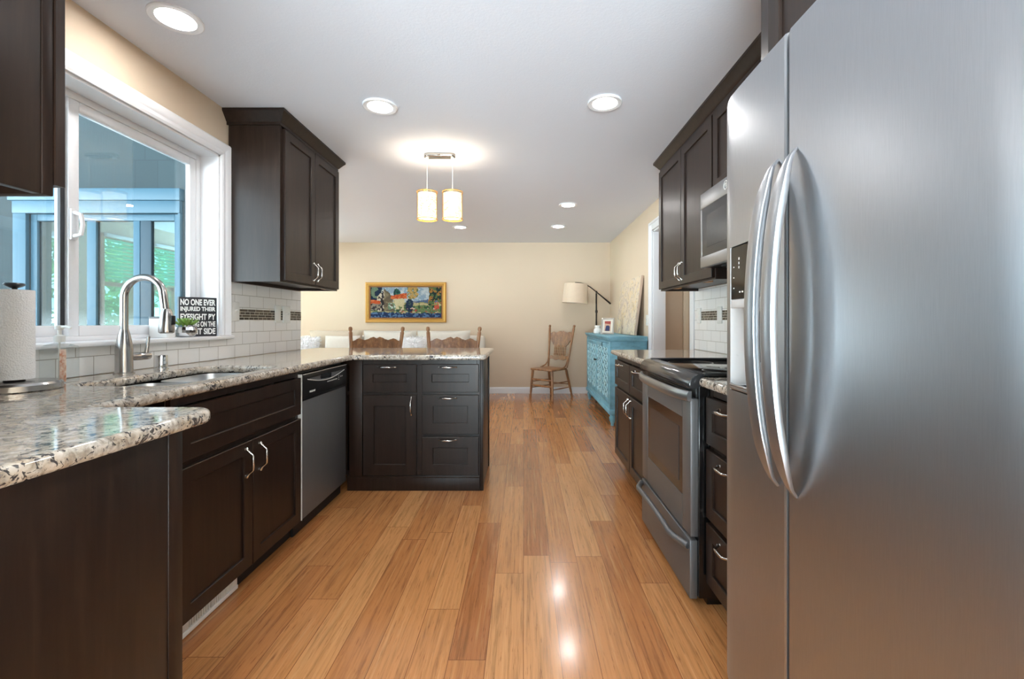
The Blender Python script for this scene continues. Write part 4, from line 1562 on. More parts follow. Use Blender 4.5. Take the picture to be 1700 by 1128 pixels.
# dispenser in the freezer door
xq = .606
mb = MB()
mb.box(xq - .003, xq + .012, H0 + .001, H1 - .001, 1.205, 1.354, .001, 1)
dp = mb.build('dispenser_panel', M['blackgloss'], ld)
for (ya, yb, za, zb) in [(1.292, 1.296, 1.235 + .03 * k, 1.238 + .03 * k) for k in range(3)] + [(1.255, 1.262, 1.222, 1.226), (1.24, 1.247, 1.222, 1.226)] + [(1.262, 1.2655, 1.29 + .012 * k, 1.297 + .012 * k) for k in range(3)]:
    MB().box(xq - .0038, xq - .0026, ya, yb, za, zb).build('icon', M['plate'], dp)
mb = MB()
xb = .682
mb.box(xb, xb + .004, H0, H1, .945, 1.205).box(.6018, xb, H1 - .003, H1, .945, 1.355).box(.5965, xb, H0, H0 + .003, .945, 1.355)
mb.box(xq - .004, xb, H0 + .003, H1 - .003, 1.18, 1.204, .002).box(xq - .004, xb, H0 + .003, H1 - .003, .946, .957, .002)
mb.build('dispenser_recess', plain('pale_grey_plastic', (214, 216, 218), .3), ld)
MB().tube([(xq - .003, H1 - .004, .962), (xq - .012, H1 - .02, .962), (xq - .012, H0 + .02, .962), (xq - .003, H0 + .004, .962)], .004, 8).box(xq - .008, xq + .05, H0 + .005, H1 - .005, .947, .957, .003).build('drip_tray', M['steel'], ld)
MB().box(xq + .03, xq + .045, 1.195, 1.235, 1.03, 1.17, .006).build('paddle', M['greygloss'], ld)


def fridge_handle(yc, parent, side):
    mb = MB()
    rows = []
    N = 40
    for i in range(N + 1):
        t = i / N
        z = .757 + (1.52 - .757) * t
        e = 4 * t * (1 - t)
        off = .062 * e ** .62
        wdt = .003 + .021 * min(1, e * 2.4) ** .8
        th = .004 + .0065 * min(1, e * 2.0)
        x = .5945 - off
        ring = []
        for k in range(10):
            an = 2 * PI * (k + .5) / 10
            ca, sa = math.cos(an), math.sin(an)
            ring.append(mb.bm.verts.new((x + th * math.copysign(abs(ca) ** .6, ca), yc + wdt * math.copysign(abs(sa) ** .6, sa), z)))
        rows.append(ring)
    for a, b in zip(rows, rows[1:]):
        for k in range(10):
            mb.bm.faces.new((a[k], a[(k + 1) % 10], b[(k + 1) % 10], b[k]))
    mb.bm.faces.new(rows[0])
    mb.bm.faces.new(rows[-1])
    return mb.build('handle', M['steel'], parent, 45)


fridge_handle(1.055, ld, 1)
fridge_handle(.982, rdoor, -1)
MB().box(.66, .70, .50, 1.35, .02, .072, .004).build('grille', M['greygloss'], rf)


# ================================================================== CEILING LIGHTS
def downlight(x, y, label, group=None):
    t = thing('ceiling_light', (x, y, H), label, 'light', group)
    MB().lathe([(.098, 0), (.099, -.003), (.095, -.006), (.072, -.004), (.069, -.0005), (.069, .004), (.098, .004), (.098, 0)], (x, y, H - .0045), seg=40).build('trim_ring', M['trim'], t)
    MB().lathe([(0, -.004), (.04, -.0035), (.068, 0), (.068, .003), (0, .003)], (x, y, H - .0045), seg=32).build('lens', M['lens'], t)
    return t


for x, y, lb in ((-1.45, 1.885, 'recessed ceiling light above the sink window, nearest the left wall'),
                 (-.842, 2.653, 'recessed ceiling light just right of the left wall cabinet'),
                 (.47, 2.61, 'recessed ceiling light nearest the right wall cabinets'),
                 (.482, 4.885, 'recessed ceiling light midway down the living room on the right'),
                 (-.844, 6.03, 'small far recessed ceiling light below the right pendant shade'),
                 (.463, 5.99, 'farthest right recessed ceiling light near the back wall')):
    downlight(x, y, lb)
for x, y in ((.47, .3), (-.75, .3), (.0, -1.5), (-2.9, 5.0), (-3.2, 6.2), (-2.6, 4.1), (-4.1, 5.6), (2.2, 4.4)):  # unseen downlights added to brighten the rooms and the hall
    downlight(x, y, 'added recessed ceiling light out of view', 'added recessed lights out of view')

# pendant
pd = thing('pendant_light', (-.632, 3.41, H), 'pendant with two glowing cylinder shades over the peninsula', 'light')
cap = fillet([(-.632 - .118, 3.375), (-.632 + .118, 3.375), (-.632 + .118, 3.445), (-.632 - .118, 3.445)], .033, 6)
mb = MB().prism(cap, H - .028, H - .001, 'z', .006)
mb.lathe([(0, -.012), (.006, -.012), (.009, 0), (.006, .004)], (-.632, 3.375, H - .016), axis='y', seg=10)
mb.build('canopy', M['nickel'], pd)
for x in (-.727, -.535):
    MB().tube([(x, 3.41, H - .028), (x, 3.41, 2.105)], .0022, 6).lathe([(0, 0), (.01, 0), (.013, .02), (0, .024)], (x, 3.41, H - .05), seg=12).build('cord', M['plate'], pd)
    sh = MB().lathe([(.068, 1.925), (.068, 2.108), (.066, 2.108), (.066, 1.925), (.068, 1.925)], (x, 3.41, 0), seg=32).build('shade', M['shade'], pd)
    MB().lathe([(.0765, 1.915), (.0765, 2.12)], (x, 3.41, 0), seg=40).build('wire_mesh', M['mesh'], sh)
    mb = MB()
    for z in (1.915, 2.12):
        mb.lathe([(.0745, z - .003), (.0785, z - .003), (.0785, z + .003), (.0745, z + .003), (.0745, z - .003)], (x, 3.41, 0), seg=40)
    for k in range(3):
        a = 2 * PI * k / 3 + .4
        mb.tube([(x, 3.41, 2.112), (x + .076 * math.cos(a), 3.41 + .076 * math.sin(a), 2.12)], .002, 6)
    mb.build('ring', M['gold'], sh)
    MB().lathe([(0, 2.085), (.02, 2.085), (.02, 2.12), (0, 2.12)], (x, 3.41, 0), seg=14).build('socket', M['nickel'], sh)
    MB().lathe([(0, 1.985), (.02, 1.992), (.029, 2.015), (.024, 2.045), (.015, 2.07), (.015, 2.085)], (x, 3.41, 0), seg=16).build('bulb', emit('bulb_glow', (1.0, .88, .66), 30.0), sh)
    l = bpy.data.lights.new('pendant_bulb', 'POINT')
    l.energy = PENDANT_W
    l.color = (1.0, .93, .82)
    l.shadow_soft_size = .035
    lo = bpy.data.objects.new('pendant_bulb', l)
    COL.objects.link(lo)
    lo.parent = pd
    lo.location = (x + .632, 0, 2.045 - H)


# ================================================================== CHAIRS
def interp(tab, s):
    for (a, va), (b, vb) in zip(tab, tab[1:]):
        if s <= b:
            t = (s - a) / (b - a)
            t = t * t * (3 - 2 * t)
            return va + (vb - va) * t
    return tab[-1][1]


def make_chair(label):
    t = thing('dining_chair', (0, 0, 0), label, 'chair', None)
    lean = lambda z: .175 + (z - .44) * .17
    half = lambda z: .178 + (z - .44) * (.062 / .65)
    # seat
    seat = fillet([(-.225, -.225), (.225, -.225), (.195, .20), (-.195, .20)], [.05, .05, .07, .07])
    MB().prism(seat, .425, .452, 'z', .008).build('seat', M['oak'], t)
    for s in (-1, 1):
        # rear post: back upright
        zs = [.452, .50, .56, .60, .64, .75, .9, 1.0, 1.045, 1.05, 1.058, 1.066, 1.08, 1.092, 1.098]
        rr = [.013, .015, .018, .0135, .0165, .016, .0165, .017, .0175, .013, .013, .0175, .0185, .015, .004]
        MB().tube([(s * half(z), lean(z), z) for z in zs], rr, 12).build('back_post', M['oak'], t)
        # legs
        lz = [0, .02, .05, .07, .09, .12, .22, .32, .40, .428]
        lr = [.015, .0185, .016, .012, .016, .0165, .0195, .0185, .02, .017]
        MB().tube([(s * (.215 - .03 * z / .43), -.205 + .025 * z / .43, z) for z in lz], lr, 12).build('leg', M['oak'], t)
        MB().tube([(s * (.205 - .035 * z / .43), .275 - .105 * z / .43, z) for z in lz], lr, 12).build('leg', M['oak'], t)
        # bent brace from post to seat
        MB().tube([(s * half(.6), lean(.6) - .008, .60), (s * .185, .165, .53), (s * .195, .12, .48), (s * .205, .06, .458), (s * .205, .02, .453)], [.010, .0105, .011, .011, .009], 8).build('brace', M['oak'], t)
        for z in (.16, .25):
            MB().tube([(s * .203, -.195, z), (s * .203, .0, z), (s * .19, .245 - .1 * z, z)], [.007, .0105, .007], 8).build('stretcher', M['oak'], t)
    for z in (.20, .29):
        n = 13
        MB().tube([(-.2 + .4 * i / n, -.195, z) for i in range(n + 1)], [.008 + .006 * math.sin(PI * i / n) + (.002 if i % 2 else 0) for i in range(n + 1)], 10).build('stretcher', M['oak'], t)
    MB().tube([(-.19, .235, .2), (0, .235, .2), (.19, .235, .2)], [.007, .0105, .007], 8).build('stretcher', M['oak'], t)
    # pressed crest panel
    top = [(0, .988), (.05, .996), (.12, 1.004), (.22, .997), (.36, .982), (.48, .974), (.58, .982), (.68, .990), (.78, .984), (.86, .972), (1, .962)]
    bot = [(0, .752), (.5, .758), (.56, .785), (.68, .795), (.74, .825), (.84, .835), (.88, .865), (1, .87)]

    def crest(u, v):
        s = -1 + 2 * u
        zt, zb = interp(top, abs(s)), interp(bot, abs(s))
        z = zb + (zt - zb) * v
        return (s * (half(z) - .004), lean(z) + .016 * (1 - s * s), z)
    MB().grid(crest, 56, 10, -.016).build('crest_panel', M['oakcarved'], t, 50)
    rt = [(0, .625), (.3, .638), (.55, .62), (.8, .622), (1, .605)]
    rb_ = [(0, .566), (.4, .556), (.7, .572), (1, .57)]

    def rail(u, v):
        s = -1 + 2 * u
        zt, zb = interp(rt, abs(s)), interp(rb_, abs(s))
        z = zb + (zt - zb) * v
        return (s * (half(z) - .004), lean(z) + .012 * (1 - s * s), z)
    MB().grid(rail, 40, 4, -.016).build('back_rail', M['oakcarved'], t, 50)
    for k in range(7):
        x = -.105 + .035 * k
        n = 12
        z0, z1 = .625, .79
        MB().tube([(x, lean(z0 + (z1 - z0) * i / n) + .018, z0 + (z1 - z0) * i / n) for i in range(n + 1)],
                  [.0055 + .004 * abs(math.sin(i * PI / 3)) for i in range(n + 1)], 8).build('spindle', M['oak'], t)
    return t


ch = make_chair('carved oak pressed back chair standing alone by the back wall')
ch.location = (.40, 6.78, 0)
ch.rotation_euler = (0, 0, math.radians(-43))
for x, yb, rz, lb in ((-1.345, 4.08, .03, 'carved oak chair back behind the peninsula, left one of the two'), (-.645, 4.08, -.01, 'carved oak chair back behind the peninsula, nearest the worktop end')):
    c = copy_tree(ch)
    c.location = (x, yb - .2, 0)
    c.rotation_euler = (0, 0, rz)
    c['label'] = lb
    c['group'] = 'oak chairs behind the peninsula'


# ================================================================== SOFA AND CUSHIONS
def cushion_fn(c, w, h, t, tilt=0, rz=0, p=3.2):
    c = Vector(c)
    mx = Matrix.Translation(c) @ Matrix.Rotation(rz, 4, 'Z') @ Matrix.Rotation(tilt, 4, 'X')

    def fn(side):
        def f(u, v):
            a, b = -1 + 2 * u, -1 + 2 * v
            th = t / 2 * (max(0, 1 - abs(a) ** p) * max(0, 1 - abs(b) ** p)) ** .45
            k = 1 - .05 * (1 - abs(a)) * 0
            return mx @ Vector((a * w / 2 * (1 - .04 * (1 - b * b)), side * th, b * h / 2 * (1 - .04 * (1 - a * a))))
        return f
    return fn


def cushion(name, c, w, h, t, mat, parent=None, tilt=0, rz=0, n=20, p=3.2):
    fn = cushion_fn(c, w, h, t, tilt, rz, p)
    return MB().grid(fn(1), n, n).grid(fn(-1), n, n).build(name, mat, parent, 60, weld=True)


so = thing('sofa', (-1.99, 6.7, 0), 'long cream upholstered sofa against the back wall behind the peninsula chairs', 'sofa')
SXa, SXb = -3.45, -.60
MB().box(SXa, SXb, 6.30, 7.15, .10, .40, .03, 3).build('base', M['sofa'], so)
MB().box(SXa, SXb, 6.93, 7.16, .40, .93, .05, 3).build('back', M['sofa'], so)
for a in (SXa, SXb - .2):
    MB().box(a, a + .2, 6.28, 7.12, .10, .66, .05, 3).build('arm', M['sofa'], so)
for k in range(3):
    wv = (SXb - SXa - .4) / 3
    x0 = SXa + .2 + wv * k
    MB().box(x0 + .004, x0 + wv - .004, 6.30, 6.95, .40, .54, .04, 3).build('seat_cushion', M['sofa'], so)
    cushion('back_cushion', (x0 + wv / 2, 6.84, .78), wv * .99, .47, .26, M['sofa2'] if k == 0 else M['sofa'], so, -.10, 0, 20, 2.3)
for x in (SXa + .08, SXb - .08):
    for y in (6.37, 7.08):
        MB().lathe([(0, 0), (.02, 0), (.028, .1), (0, .1)], (x, y, 0), seg=12).build('foot', M['blackwood'], so)
tag(cushion('throw_pillow', (-2.66, 6.62, .745), .50, .40, .15, M['sofa'], None, -.22, .1), 'pale cream throw pillow on the left part of the sofa', 'pillow')


def fur_pillow(c, w, h, t, tilt, rz, label, seed):
    rnd = random.Random(seed)
    fn = cushion_fn(c, w, h, t, tilt, rz)
    tp = thing('fur_pillow', (c[0], c[1], c[2] - h / 2), label, 'pillow')
    MB().grid(fn(1), 16, 16).grid(fn(-1), 16, 16).build('cover', M['fur'], tp, 60, weld=True)
    mb = MB()
    cc = Vector(c)
    for k in range(900):
        f = fn(-1 if k % 3 else 1)
        p = f(rnd.random(), rnd.random())
        p = Vector(p)
        d = (p - cc).normalized() + Vector((rnd.uniform(-.5, .5), rnd.uniform(-.6, .3), rnd.uniform(-.5, .4)))
        d.normalize()
        L = rnd.uniform(.03, .065)
        s = d.orthogonal().normalized() * .006
        v = [mb.bm.verts.new(q) for q in (p - s, p + s, p + d.cross(s).normalized() * .008, p + d * L + Vector((0, 0, -.012)))]
        for tri in ((0, 1, 3), (1, 2, 3), (2, 0, 3)):
            mb.bm.faces.new([v[i] for i in tri])
    mb.build('fur', M['fur'], tp)
    return tp


fur_pillow((-3.16, 6.57, .74), .36, .36, .16, -.2, .2, 'fluffy white fur pillow at the left end of the sofa next to the tiled wall', 1)
fur_pillow((-1.62, 6.60, .735), .40, .38, .16, -.2, -.1, 'fluffy white fur pillow seen between the two peninsula chairs', 2)

# ================================================================== TAPESTRY PICTURE
pc_ = thing('framed_picture', (-1.872, WB, 1.13), 'gold framed needlepoint village landscape on the back wall', 'picture')
PX0, PX1, PZ0, PZ1 = -2.515, -1.229, 1.132, 1.774
mb = MB()
fp = [(0, .0), (0, .022), (.012, .034), (.024, .034), (.036, .026), (.046, .03), (.055, .02), (.062, .014), (.062, 0)]
rows = []
for (x, z, dx, dz) in ((PX0, PZ0, 1, 1), (PX1, PZ0, -1, 1), (PX1, PZ1, -1, -1), (PX0, PZ1, 1, -1)):
    rows.append([mb.bm.verts.new((x + dx * a, WB - .002 - o, z + dz * a)) for a, o in fp])
for i in range(4):
    a, b = rows[i], rows[(i + 1) % 4]
    for k in range(len(fp) - 1):
        mb.bm.faces.new((a[k], a[k + 1], b[k + 1], b[k]))
mb.build('frame', M['gold'], pc_, 20)
mb = MB()
for (a, b, c, d) in ((.055, 0, 0, 0),):
    x0, x1, z0, z1 = PX0 + .058, PX1 - .058, PZ0 + .058, PZ1 - .058
    e = .022
    mb.box(x0, x1, WB - .018, WB - .006, z0, z0 + e).box(x0, x1, WB - .018, WB - .006, z1 - e, z1).box(x0, x0 + e, WB - .018, WB - .006, z0 + e, z1 - e).box(x1 - e, x1, WB - .018, WB - .006, z0 + e, z1 - e)
mb.build('liner', M['goldinner'], pc_)
ax0, ax1, az0, az1 = PX0 + .075, PX1 - .075, PZ0 + .075, PZ1 - .075
NU, NV = 190, 84
rnd = random.Random(11)


def vn(x, y, s):
    xi, yi = math.floor(x), math.floor(y)
    fx_, fy_ = x - xi, y - yi

    def h(a, b):
        return random.Random(a * 7919 + b * 104729 + s * 31).random()
    fx_ = fx_ * fx_ * (3 - 2 * fx_)
    fy_ = fy_ * fy_ * (3 - 2 * fy_)
    return (h(xi, yi) * (1 - fx_) + h(xi + 1, yi) * fx_) * (1 - fy_) + (h(xi, yi + 1) * (1 - fx_) + h(xi + 1, yi + 1) * fx_) * fy_


def stitch(u, v):
    """a generic countryside: cottages at the left, a valley and trees at the right (u right, v up)"""
    u, v = u + .018 * (vn(u * 18, v * 9, 8) - .5) + .016 * (vn(u * 60, v * 28, 9) - .5), v + .035 * (vn(u * 18, v * 9, 10) - .5) + .04 * (vn(u * 60, v * 28, 12) - .5)
    n = vn(u * 26, v * 12, 1)
    n2 = vn(u * 50, v * 24, 2)
    sky = (150, 172, 190) if n < .5 else (188, 198, 206)
    if n2 > .75:
        sky = (206, 210, 212)
    c = sky
    if v < .56 + .05 * math.sin(u * 9) * (u > .55) and u > .5:
        c = (86, 104, 134) if n < .55 else (120, 124, 140)
    if v < .49:
        c = (150, 150, 96) if n < .5 else (196, 180, 136)
    if v < .40:
        c = (58, 88, 62) if n < .55 else (112, 132, 88)
    if v < .22:
        c = (192, 182, 134) if n < .5 else (96, 124, 82)
    if v < .13 + .05 * vn(u * 9, 1, 5):
        c = (38, 58, 98) if n2 < .6 else (96, 128, 168)
    # far trees
    if (u - .37) ** 2 * 5 + (v - .83) ** 2 < .012 + .012 * (n - .5):
        c = (36, 72, 72) if n2 < .6 else (62, 112, 92)
    if u > .82 and v > .38 + .25 * vn(u * 14, 3, 6) and v > 1.9 - 1.6 * u - .25:
        c = (40, 58, 54) if n2 < .45 else (172, 122, 60) if n < .5 else (96, 116, 74)
    if ((u - .585) / .085) ** 2 + ((v - .86) / .24) ** 2 < 1.15 * n + .35 and n2 > .22:
        c = (92, 112, 70) if n2 < .45 else (196, 158, 96)
    if ((u - .55) / .055) ** 2 + ((v - .40) / .22) ** 2 < .55 + .7 * n:
        c = (34, 50, 74) if n2 < .65 else (70, 92, 82)
    if u < .16 and v > .55:
        c = (34, 48, 72) if n < .6 else (112, 134, 112)
    # tall gabled cottage
    if .10 < u < .32 and .2 < v < .95 - abs(u - .205) * 2.6:
        c = (112, 100, 82) if n < .5 else (140, 126, 100)
        if u < .19:
            c = (214, 200, 178) if n2 > .4 else (66, 54, 48)
        if abs(u - .165) < .012:
            c = (48, 44, 48)
    if .29 < u < .51 and .62 < v < .80 and v < .72 + (u - .29) * .45:
        c = (196, 84, 44) if n2 < .6 else (222, 122, 72)
    if .33 < u < .475 and .27 < v < .62:
        c = (218, 204, 164) if n2 < .7 else (190, 172, 132)
        if .40 < u < .44 and v < .37:
            c = (120, 132, 92)
    if u < .14 and .46 < v < .60 - u * .4:
        c = (206, 92, 48) if n2 < .6 else (226, 130, 80)
    if u < .14 and .24 < v <= .46:
        c = (150, 140, 126) if n2 < .6 else (60, 56, 60)
    if .25 < u < .35 and .26 < v < .48 and n > .4:
        c = (112, 140, 116) if n2 < .6 else (220, 222, 214)
    # flower beds and figures as dabs of wool
    if .40 < u < .95 and .16 < v < .33 and n2 > .66:
        c = ((214, 150, 142), (226, 214, 196), (188, 84, 70), (120, 72, 52))[int(n * 3.99)]
    if .90 < u < .96 and .3 < v < .5 and n2 > .35:
        c = (208, 96, 72)
    j = rnd.uniform(-12, 12)
    return tuple(max(0, min(255, q * .86 - 4 + j)) for q in c)


bm = bmesh.new()
vg = [[bm.verts.new((ax0 + (ax1 - ax0) * i / NU, WB - .012, az0 + (az1 - az0) * j / NV)) for j in range(NV + 1)] for i in range(NU + 1)]
cols = []
for i in range(NU):
    for j in range(NV):
        bm.faces.new((vg[i][j], vg[i + 1][j], vg[i + 1][j + 1], vg[i][j + 1]))
        cols.append(lin(stitch((i + .5) / NU, (j + .5) / NV)))
me = bpy.data.meshes.new('needlepoint')
bm.to_mesh(me)
bm.free()
at = me.attributes.new('stitch', 'FLOAT_COLOR', 'FACE')
for k, c in enumerate(cols):
    at.data[k].color = c
link('needlepoint', me, M['tapestry'], pc_)
MB().box(PX0 + .01, PX1 - .01, WB - .011, WB - .001, PZ0 + .01, PZ1 - .01).build('backing', M['rawwood'], pc_)

# ================================================================== BLUE CABINET
BX0, BX1, BY0, BY1 = .945, 1.355, 4.94, 6.72
BZ0, BZ1 = .16, .955
bc = thing('sideboard', (1.15, 5.83, 0), 'distressed blue sideboard with lattice doors along the right wall', 'sideboard')
MB().box(BX0 + .012, BX1, BY0, BY1, BZ0, BZ1 - .01, .003).box(BX0, BX0 + .02, BY0 - .002, BY0 + .06, BZ0 + .02, BZ1 - .03, .001).box(BX0, BX0 + .02, BY1 - .06, BY1 + .002, BZ0 + .02, BZ1 - .03, .001).box(BX0 + .001, BX0 + .02, BY0 + .06, BY1 - .06, BZ0 + .02, BZ0 + .07, .001).box(BX0 + .001, BX0 + .02, BY0 + .06, BY1 - .06, BZ1 - .05, BZ1 - .03, .001).box(BX0 - .012, BX1, BY0 - .012, BY1 + .012, BZ0 - .03, BZ0 + .02, .006).build('body', M['blue'], bc)
tp = [(BX0 + .01, .93), (BX0 - .004, .935), (BX0 - .012, .955), (BX0 - .022, .962), (BX0 - .026, .972), (BX0 - .024, .983), (BX1, .983), (BX1, .93)]
MB().prism(tp, BY0 - .018, BY1 + .018, 'y', .004).build('top', M['blue'], bc)
nd = 2
span = (BY1 - BY0 - .12) / nd
for k in range(nd):
    a = BY0 + .06 + span * k + .004
    b = a + span - .008
    mid = (a + b) / 2
    m_ = MB()
    zb, zt = BZ0 + .075, BZ1 - .055
    for (p, q) in ((a, a + .05), (mid - .025, mid + .025), (b - .05, b)):
        m_.box(BX0 - .004, BX0 + .014, p, q, zb, zt, .002)
    for (p, q) in ((zb, zb + .05), (zt - .05, zt)):
        m_.box(BX0 - .004, BX0 + .014, a + .05, b - .05, p, q, .002)
    dd = m_.build('door', M['blue'], bc)
    MB().box(BX0 + .008, BX0 + .0125, a + .04, b - .04, zb + .04, zt - .04).build('inset', M['lattice_back'], dd)
    m_ = MB()
    for (p, q) in ((a + .05, mid - .025), (mid + .025, b - .05)):
        nr = 7
        rh = (zt - zb - .10) / nr
        nc_ = 2
        cwid = (q - p) / nc_
        for r in range(nr):
            for cc in range(nc_):
                yc, zc = p + cwid * (cc + .5), zb + .05 + rh * (r + .5)
                L = []
                for s in range(17):
                    an = 2 * PI * s / 16
                    L.append((BX0 + .001, yc + cwid * .47 * math.cos(an) * abs(math.cos(an)) ** .3, zc + rh * .47 * math.sin(an) * abs(math.sin(an)) ** .3))
                m_.tube(L[:-1], .0085, 6, closed=True)
                # leaf-shaped pad in the middle of each ring
                m_.lathe([(0, .012), (.6, .009), (1, 0)], (0, 0, 0), 'z', 10, Matrix.Translation((BX0 + .008, yc, zc)) @ Matrix.Rotation(-PI / 2, 4, 'Y') @ Matrix.Diagonal((rh * .30, cwid * .22, 1, 1)))
    m_.build('lattice', M['bluelight'], dd)
    ky = (b - .025) if k == 0 else (a + .025)
    MB().lathe([(0, -.03), (.011, -.028), (.013, -.02), (.006, -.012), (.006, 0)], (BX0 - .004, ky - (.0 if k else .0), .66), axis='x', seg=12).build('knob', M['pewter'], dd)
for x in (BX0 + .035, BX1 - .035):
    for y in (BY0 + .035, BY1 - .035):
        MB().lathe([(0, 0), (.02, 0), (.017, .02), (.024, .035), (.034, .07), (.036, .09), (.028, .105), (.024, .11), (.034, .118), (.034, .132), (0, .132)], (x, y, 0), seg=18).build('foot', M['blue'], bc)

# canvas leaning on the wall
cv = thing('canvas_art', (1.30, 5.72, .983), 'large beige abstract canvas leaning against the right wall on the sideboard', 'picture')
th = math.atan2(.085, .70)
xf = Matrix.Translation((1.265, 5.70, .9845)) @ Matrix.Rotation(th, 4, 'Y')
MB().box(0, .006, -.52, .52, .004, .70, .002).xform(xf).build('painting', M['canvas'], cv)
MB().box(.006, .032, -.52, .52, .004, .70, .002).xform(xf).build('stretcher_frame', mk_fabric('canvas_edge', (206, 184, 166)), cv)
# photo frame
xf = Matrix.Translation((1.075, 5.80, .984)) @ Matrix.Rotation(math.radians(-24), 4, 'Z') @ Matrix.Rotation(math.radians(-14), 4, 'X')
pf = thing('photo_frame', (1.075, 5.80, .984), 'small silver photo frame on the sideboard in front of the canvas', 'photo frame')
mb = MB()
mb.box(-.085, -.065, -.008, .008, 0, .215, .003).box(.065, .085, -.008, .008, 0, .215, .003).box(-.065, .065, -.008, .008, 0, .02, .003).box(-.065, .065, -.008, .008, .195, .215, .003)
mb.xform(xf).build('frame', M['silver'], pf)
MB().box(-.07, .07, -.004, .006, .015, .2).xform(xf).build('mat', M['mat_board'], pf)
ph_ = MB().box(-.04, .04, -.0052, -.0042, .04, .172).xform(xf).build('photo', M['photo_skin'], pf)
MB().prism(fillet([(-.03, .042), (.028, .042), (.03, .10), (.012, .115), (-.02, .11)], .006, 3), -.0062, -.0052, 'y').xform(xf).build('clothing', M['photo_blue'], ph_)
MB().prism([(-.038, .14), (.038, .13), (.038, .17), (-.038, .17)], -.006, -.0052, 'y').xform(xf).build('backdrop', M['photo_red'], ph_)
MB().box(-.02, .02, .008, .012, .01, .16).xform(xf).tube([xf @ Vector((0, .012, .15)), xf @ Vector((0, .062, .016))], .006, 6).build('easel_back', M['black'], pf)
# jar
tag(MB().lathe([(0, 0), (.045, 0), (.054, .01), (.056, .035), (.048, .062), (.036, .074), (.034, .082), (.041, .086), (.041, .108), (.036, .112), (0, .112)], (1.005, 6.12, .983), seg=28).build('ceramic_jar', M['white']),
    'small round white ceramic jar at the far end of the sideboard', 'jar')

# floor lamp
lx, ly = 1.125, 6.97
fl = thing('floor_lamp', (lx, ly, 0), 'bronze floor lamp with arched arm and beige drum shade behind the sideboard', 'lamp')
MB().lathe([(0, 0), (.13, 0), (.13, .015), (.12, .025), (.03, .03), (0, .03)], (lx, ly, 0), seg=28).build('base', M['bronze'], fl)
MB().tube([(lx, ly, .03), (lx, ly, 1.585)], .0125, 12).lathe([(.0125, 1.28), (.019, 1.285), (.019, 1.32), (.0125, 1.325)], (lx, ly, 0), seg=14).build('pole', M['bronze'], fl)
MB().lathe([(0, -.02), (.014, -.02), (.017, 0), (.014, .02), (0, .02)], (lx, ly, 1.605), axis='y', seg=14).build('joint', M['bronze'], fl)
arm = [(1.345, ly, 1.42), (1.30, ly, 1.46), (1.125, ly, 1.605), (1.03, ly, 1.68), (.96, ly, 1.72), (.89, ly, 1.742), (.80, ly, 1.75), (.795, ly, 1.735)]
MB().tube(arm, [.013, .013, .0085, .008, .0075, .0075, .0075, .0075], 10).build('arm', M['bronze'], fl)
sc2 = (.80, ly, 1.58)
t_ = Matrix.Translation(sc2) @ Matrix.Rotation(math.radians(4), 4, 'Y')
mb = MB().lathe([(.196, -.15), (.176, .15), (.173, .15), (.193, -.15), (.196, -.15)], seg=40)
shd = mb.xform(t_).build('shade', M['linen'], fl)
MB().lathe([(0, -.138), (.185, -.138), (.185, -.134), (0, -.134)], seg=30).xform(t_).build('diffuser', M['plate'], fl)
MB().lathe([(0, .0), (.028, .0), (.03, .04), (.02, .09), (.012, .15), (0, .155)], seg=14).xform(t_).build('bulb_socket', M['bronze'], fl)

# ================================================================== LIVING ROOM BLINDS, GARDEN
for k, (a, b, c, d) in enumerate(ops[1:]):
    bl = thing('window_blind', (XL + .04, (a + b) / 2, 1.66), ('green lit slatted blind seen through the sink window, left one', 'green lit slatted blind seen through the sink window, right one')[k], 'blind', 'living room blinds')
    MB().box(XL + .022, XL + .06, a + .03, b - .03, 2.16, 2.2, .003).build('headrail', M['vinyl'], bl)
    mb = MB()
    for s in range(11):
        z = 1.67 + s * .045
        mb.box(-.022, .022, a + .035, b - .035, -.001, .001, 0, 1, Matrix.Translation((XL + .042, 0, z)) @ Matrix.Rotation(.95, 4, 'Y'))
    mb.tube([(XL + .042, (a + b) / 2, 1.66), (XL + .042, (a + b) / 2, 2.17)], .0015, 5)
    mb.build('slats', mk_slat(), bl)
rnd = random.Random(3)


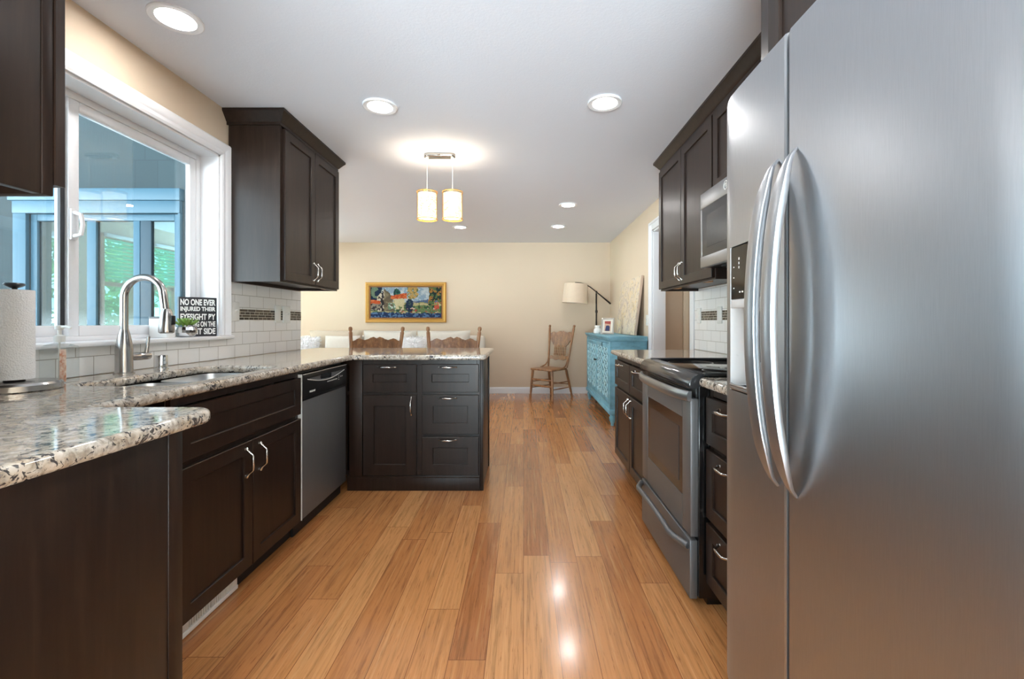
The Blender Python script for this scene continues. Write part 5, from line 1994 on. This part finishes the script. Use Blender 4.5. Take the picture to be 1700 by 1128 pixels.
def bush(c, rx, ry, rz_, n, label, name='garden_bush'):
    t = thing(name, (c[0], c[1], -.08), label, 'bush', 'garden bushes outside')
    mb = MB()
    for k in range(n):
        th_, ph2 = rnd.uniform(0, 2 * PI), math.acos(rnd.uniform(-1, 1))
        rr_ = rnd.uniform(.55, 1)
        p = Vector((c[0] + rx * rr_ * math.sin(ph2) * math.cos(th_), c[1] + ry * rr_ * math.sin(ph2) * math.sin(th_), c[2] + rz_ * rr_ * math.cos(ph2)))
        d = Vector((rnd.uniform(-1, 1), rnd.uniform(-1, 1), rnd.uniform(-1, 1))).normalized()
        e = d.orthogonal().normalized()
        s = rnd.uniform(.05, .11)
        v = [mb.bm.verts.new(p + q) for q in (-d * s, e * s * .45, d * s, -e * s * .45)]
        mb.bm.faces.new(v)
    mb.build('foliage', M['leaf'], t)
    MB().tube([(c[0], c[1], -.08), (c[0] + .04, c[1], c[2] * .6), (c[0], c[1], c[2])], [.05, .04, .02], 8).build('stem', M['rawwood'], t)


bush((-8.6, 8.0, 1.6), 1.0, 1.5, 1.9, 2600, 'leafy green bush outside seen through the left window sash')
bush((-8.8, 10.6, 1.7), 1.0, 1.3, 2.0, 2200, 'leafy green bush outside behind the slatted blinds')
um = thing('patio_umbrella', (-7.05, 6.72, -.08), 'white patio umbrella standing in the garden outside', 'umbrella')
MB().lathe([(.55, 1.34), (.3, 1.44), (.03, 1.50), (0, 1.51), (0, 1.49), (.3, 1.42), (.55, 1.33), (.55, 1.34)], (-7.05, 6.72, 0), seg=10).build('canopy', M['white'], um)
MB().tube([(-7.05, 6.72, -.08), (-7.05, 6.72, 1.5)], .02, 8).build('pole', M['vinyl'], um)
fe = thing('garden_fence', (-7.0, 9.3, -.08), 'pale board fence outside below the slatted blinds', 'fence')
mb = MB()
for k in range(22):
    mb.box(-7.02, -7.0, 8.0 + k * .14, 8.125 + k * .14, -.02, 1.42, .002, 1)
mb.build('boards', M['vinyl'], fe)
MB().box(-7.0, -6.96, 7.98, 11.1, 1.2, 1.28).box(-7.0, -6.96, 7.98, 11.1, .2, .28).build('rails', M['vinyl'], fe)
for k in range(3):
    MB().box(-7.0, -6.92, 8.0 + k * 1.5, 8.08 + k * 1.5, -.08, 1.45, .003).build('post', M['vinyl'], fe)
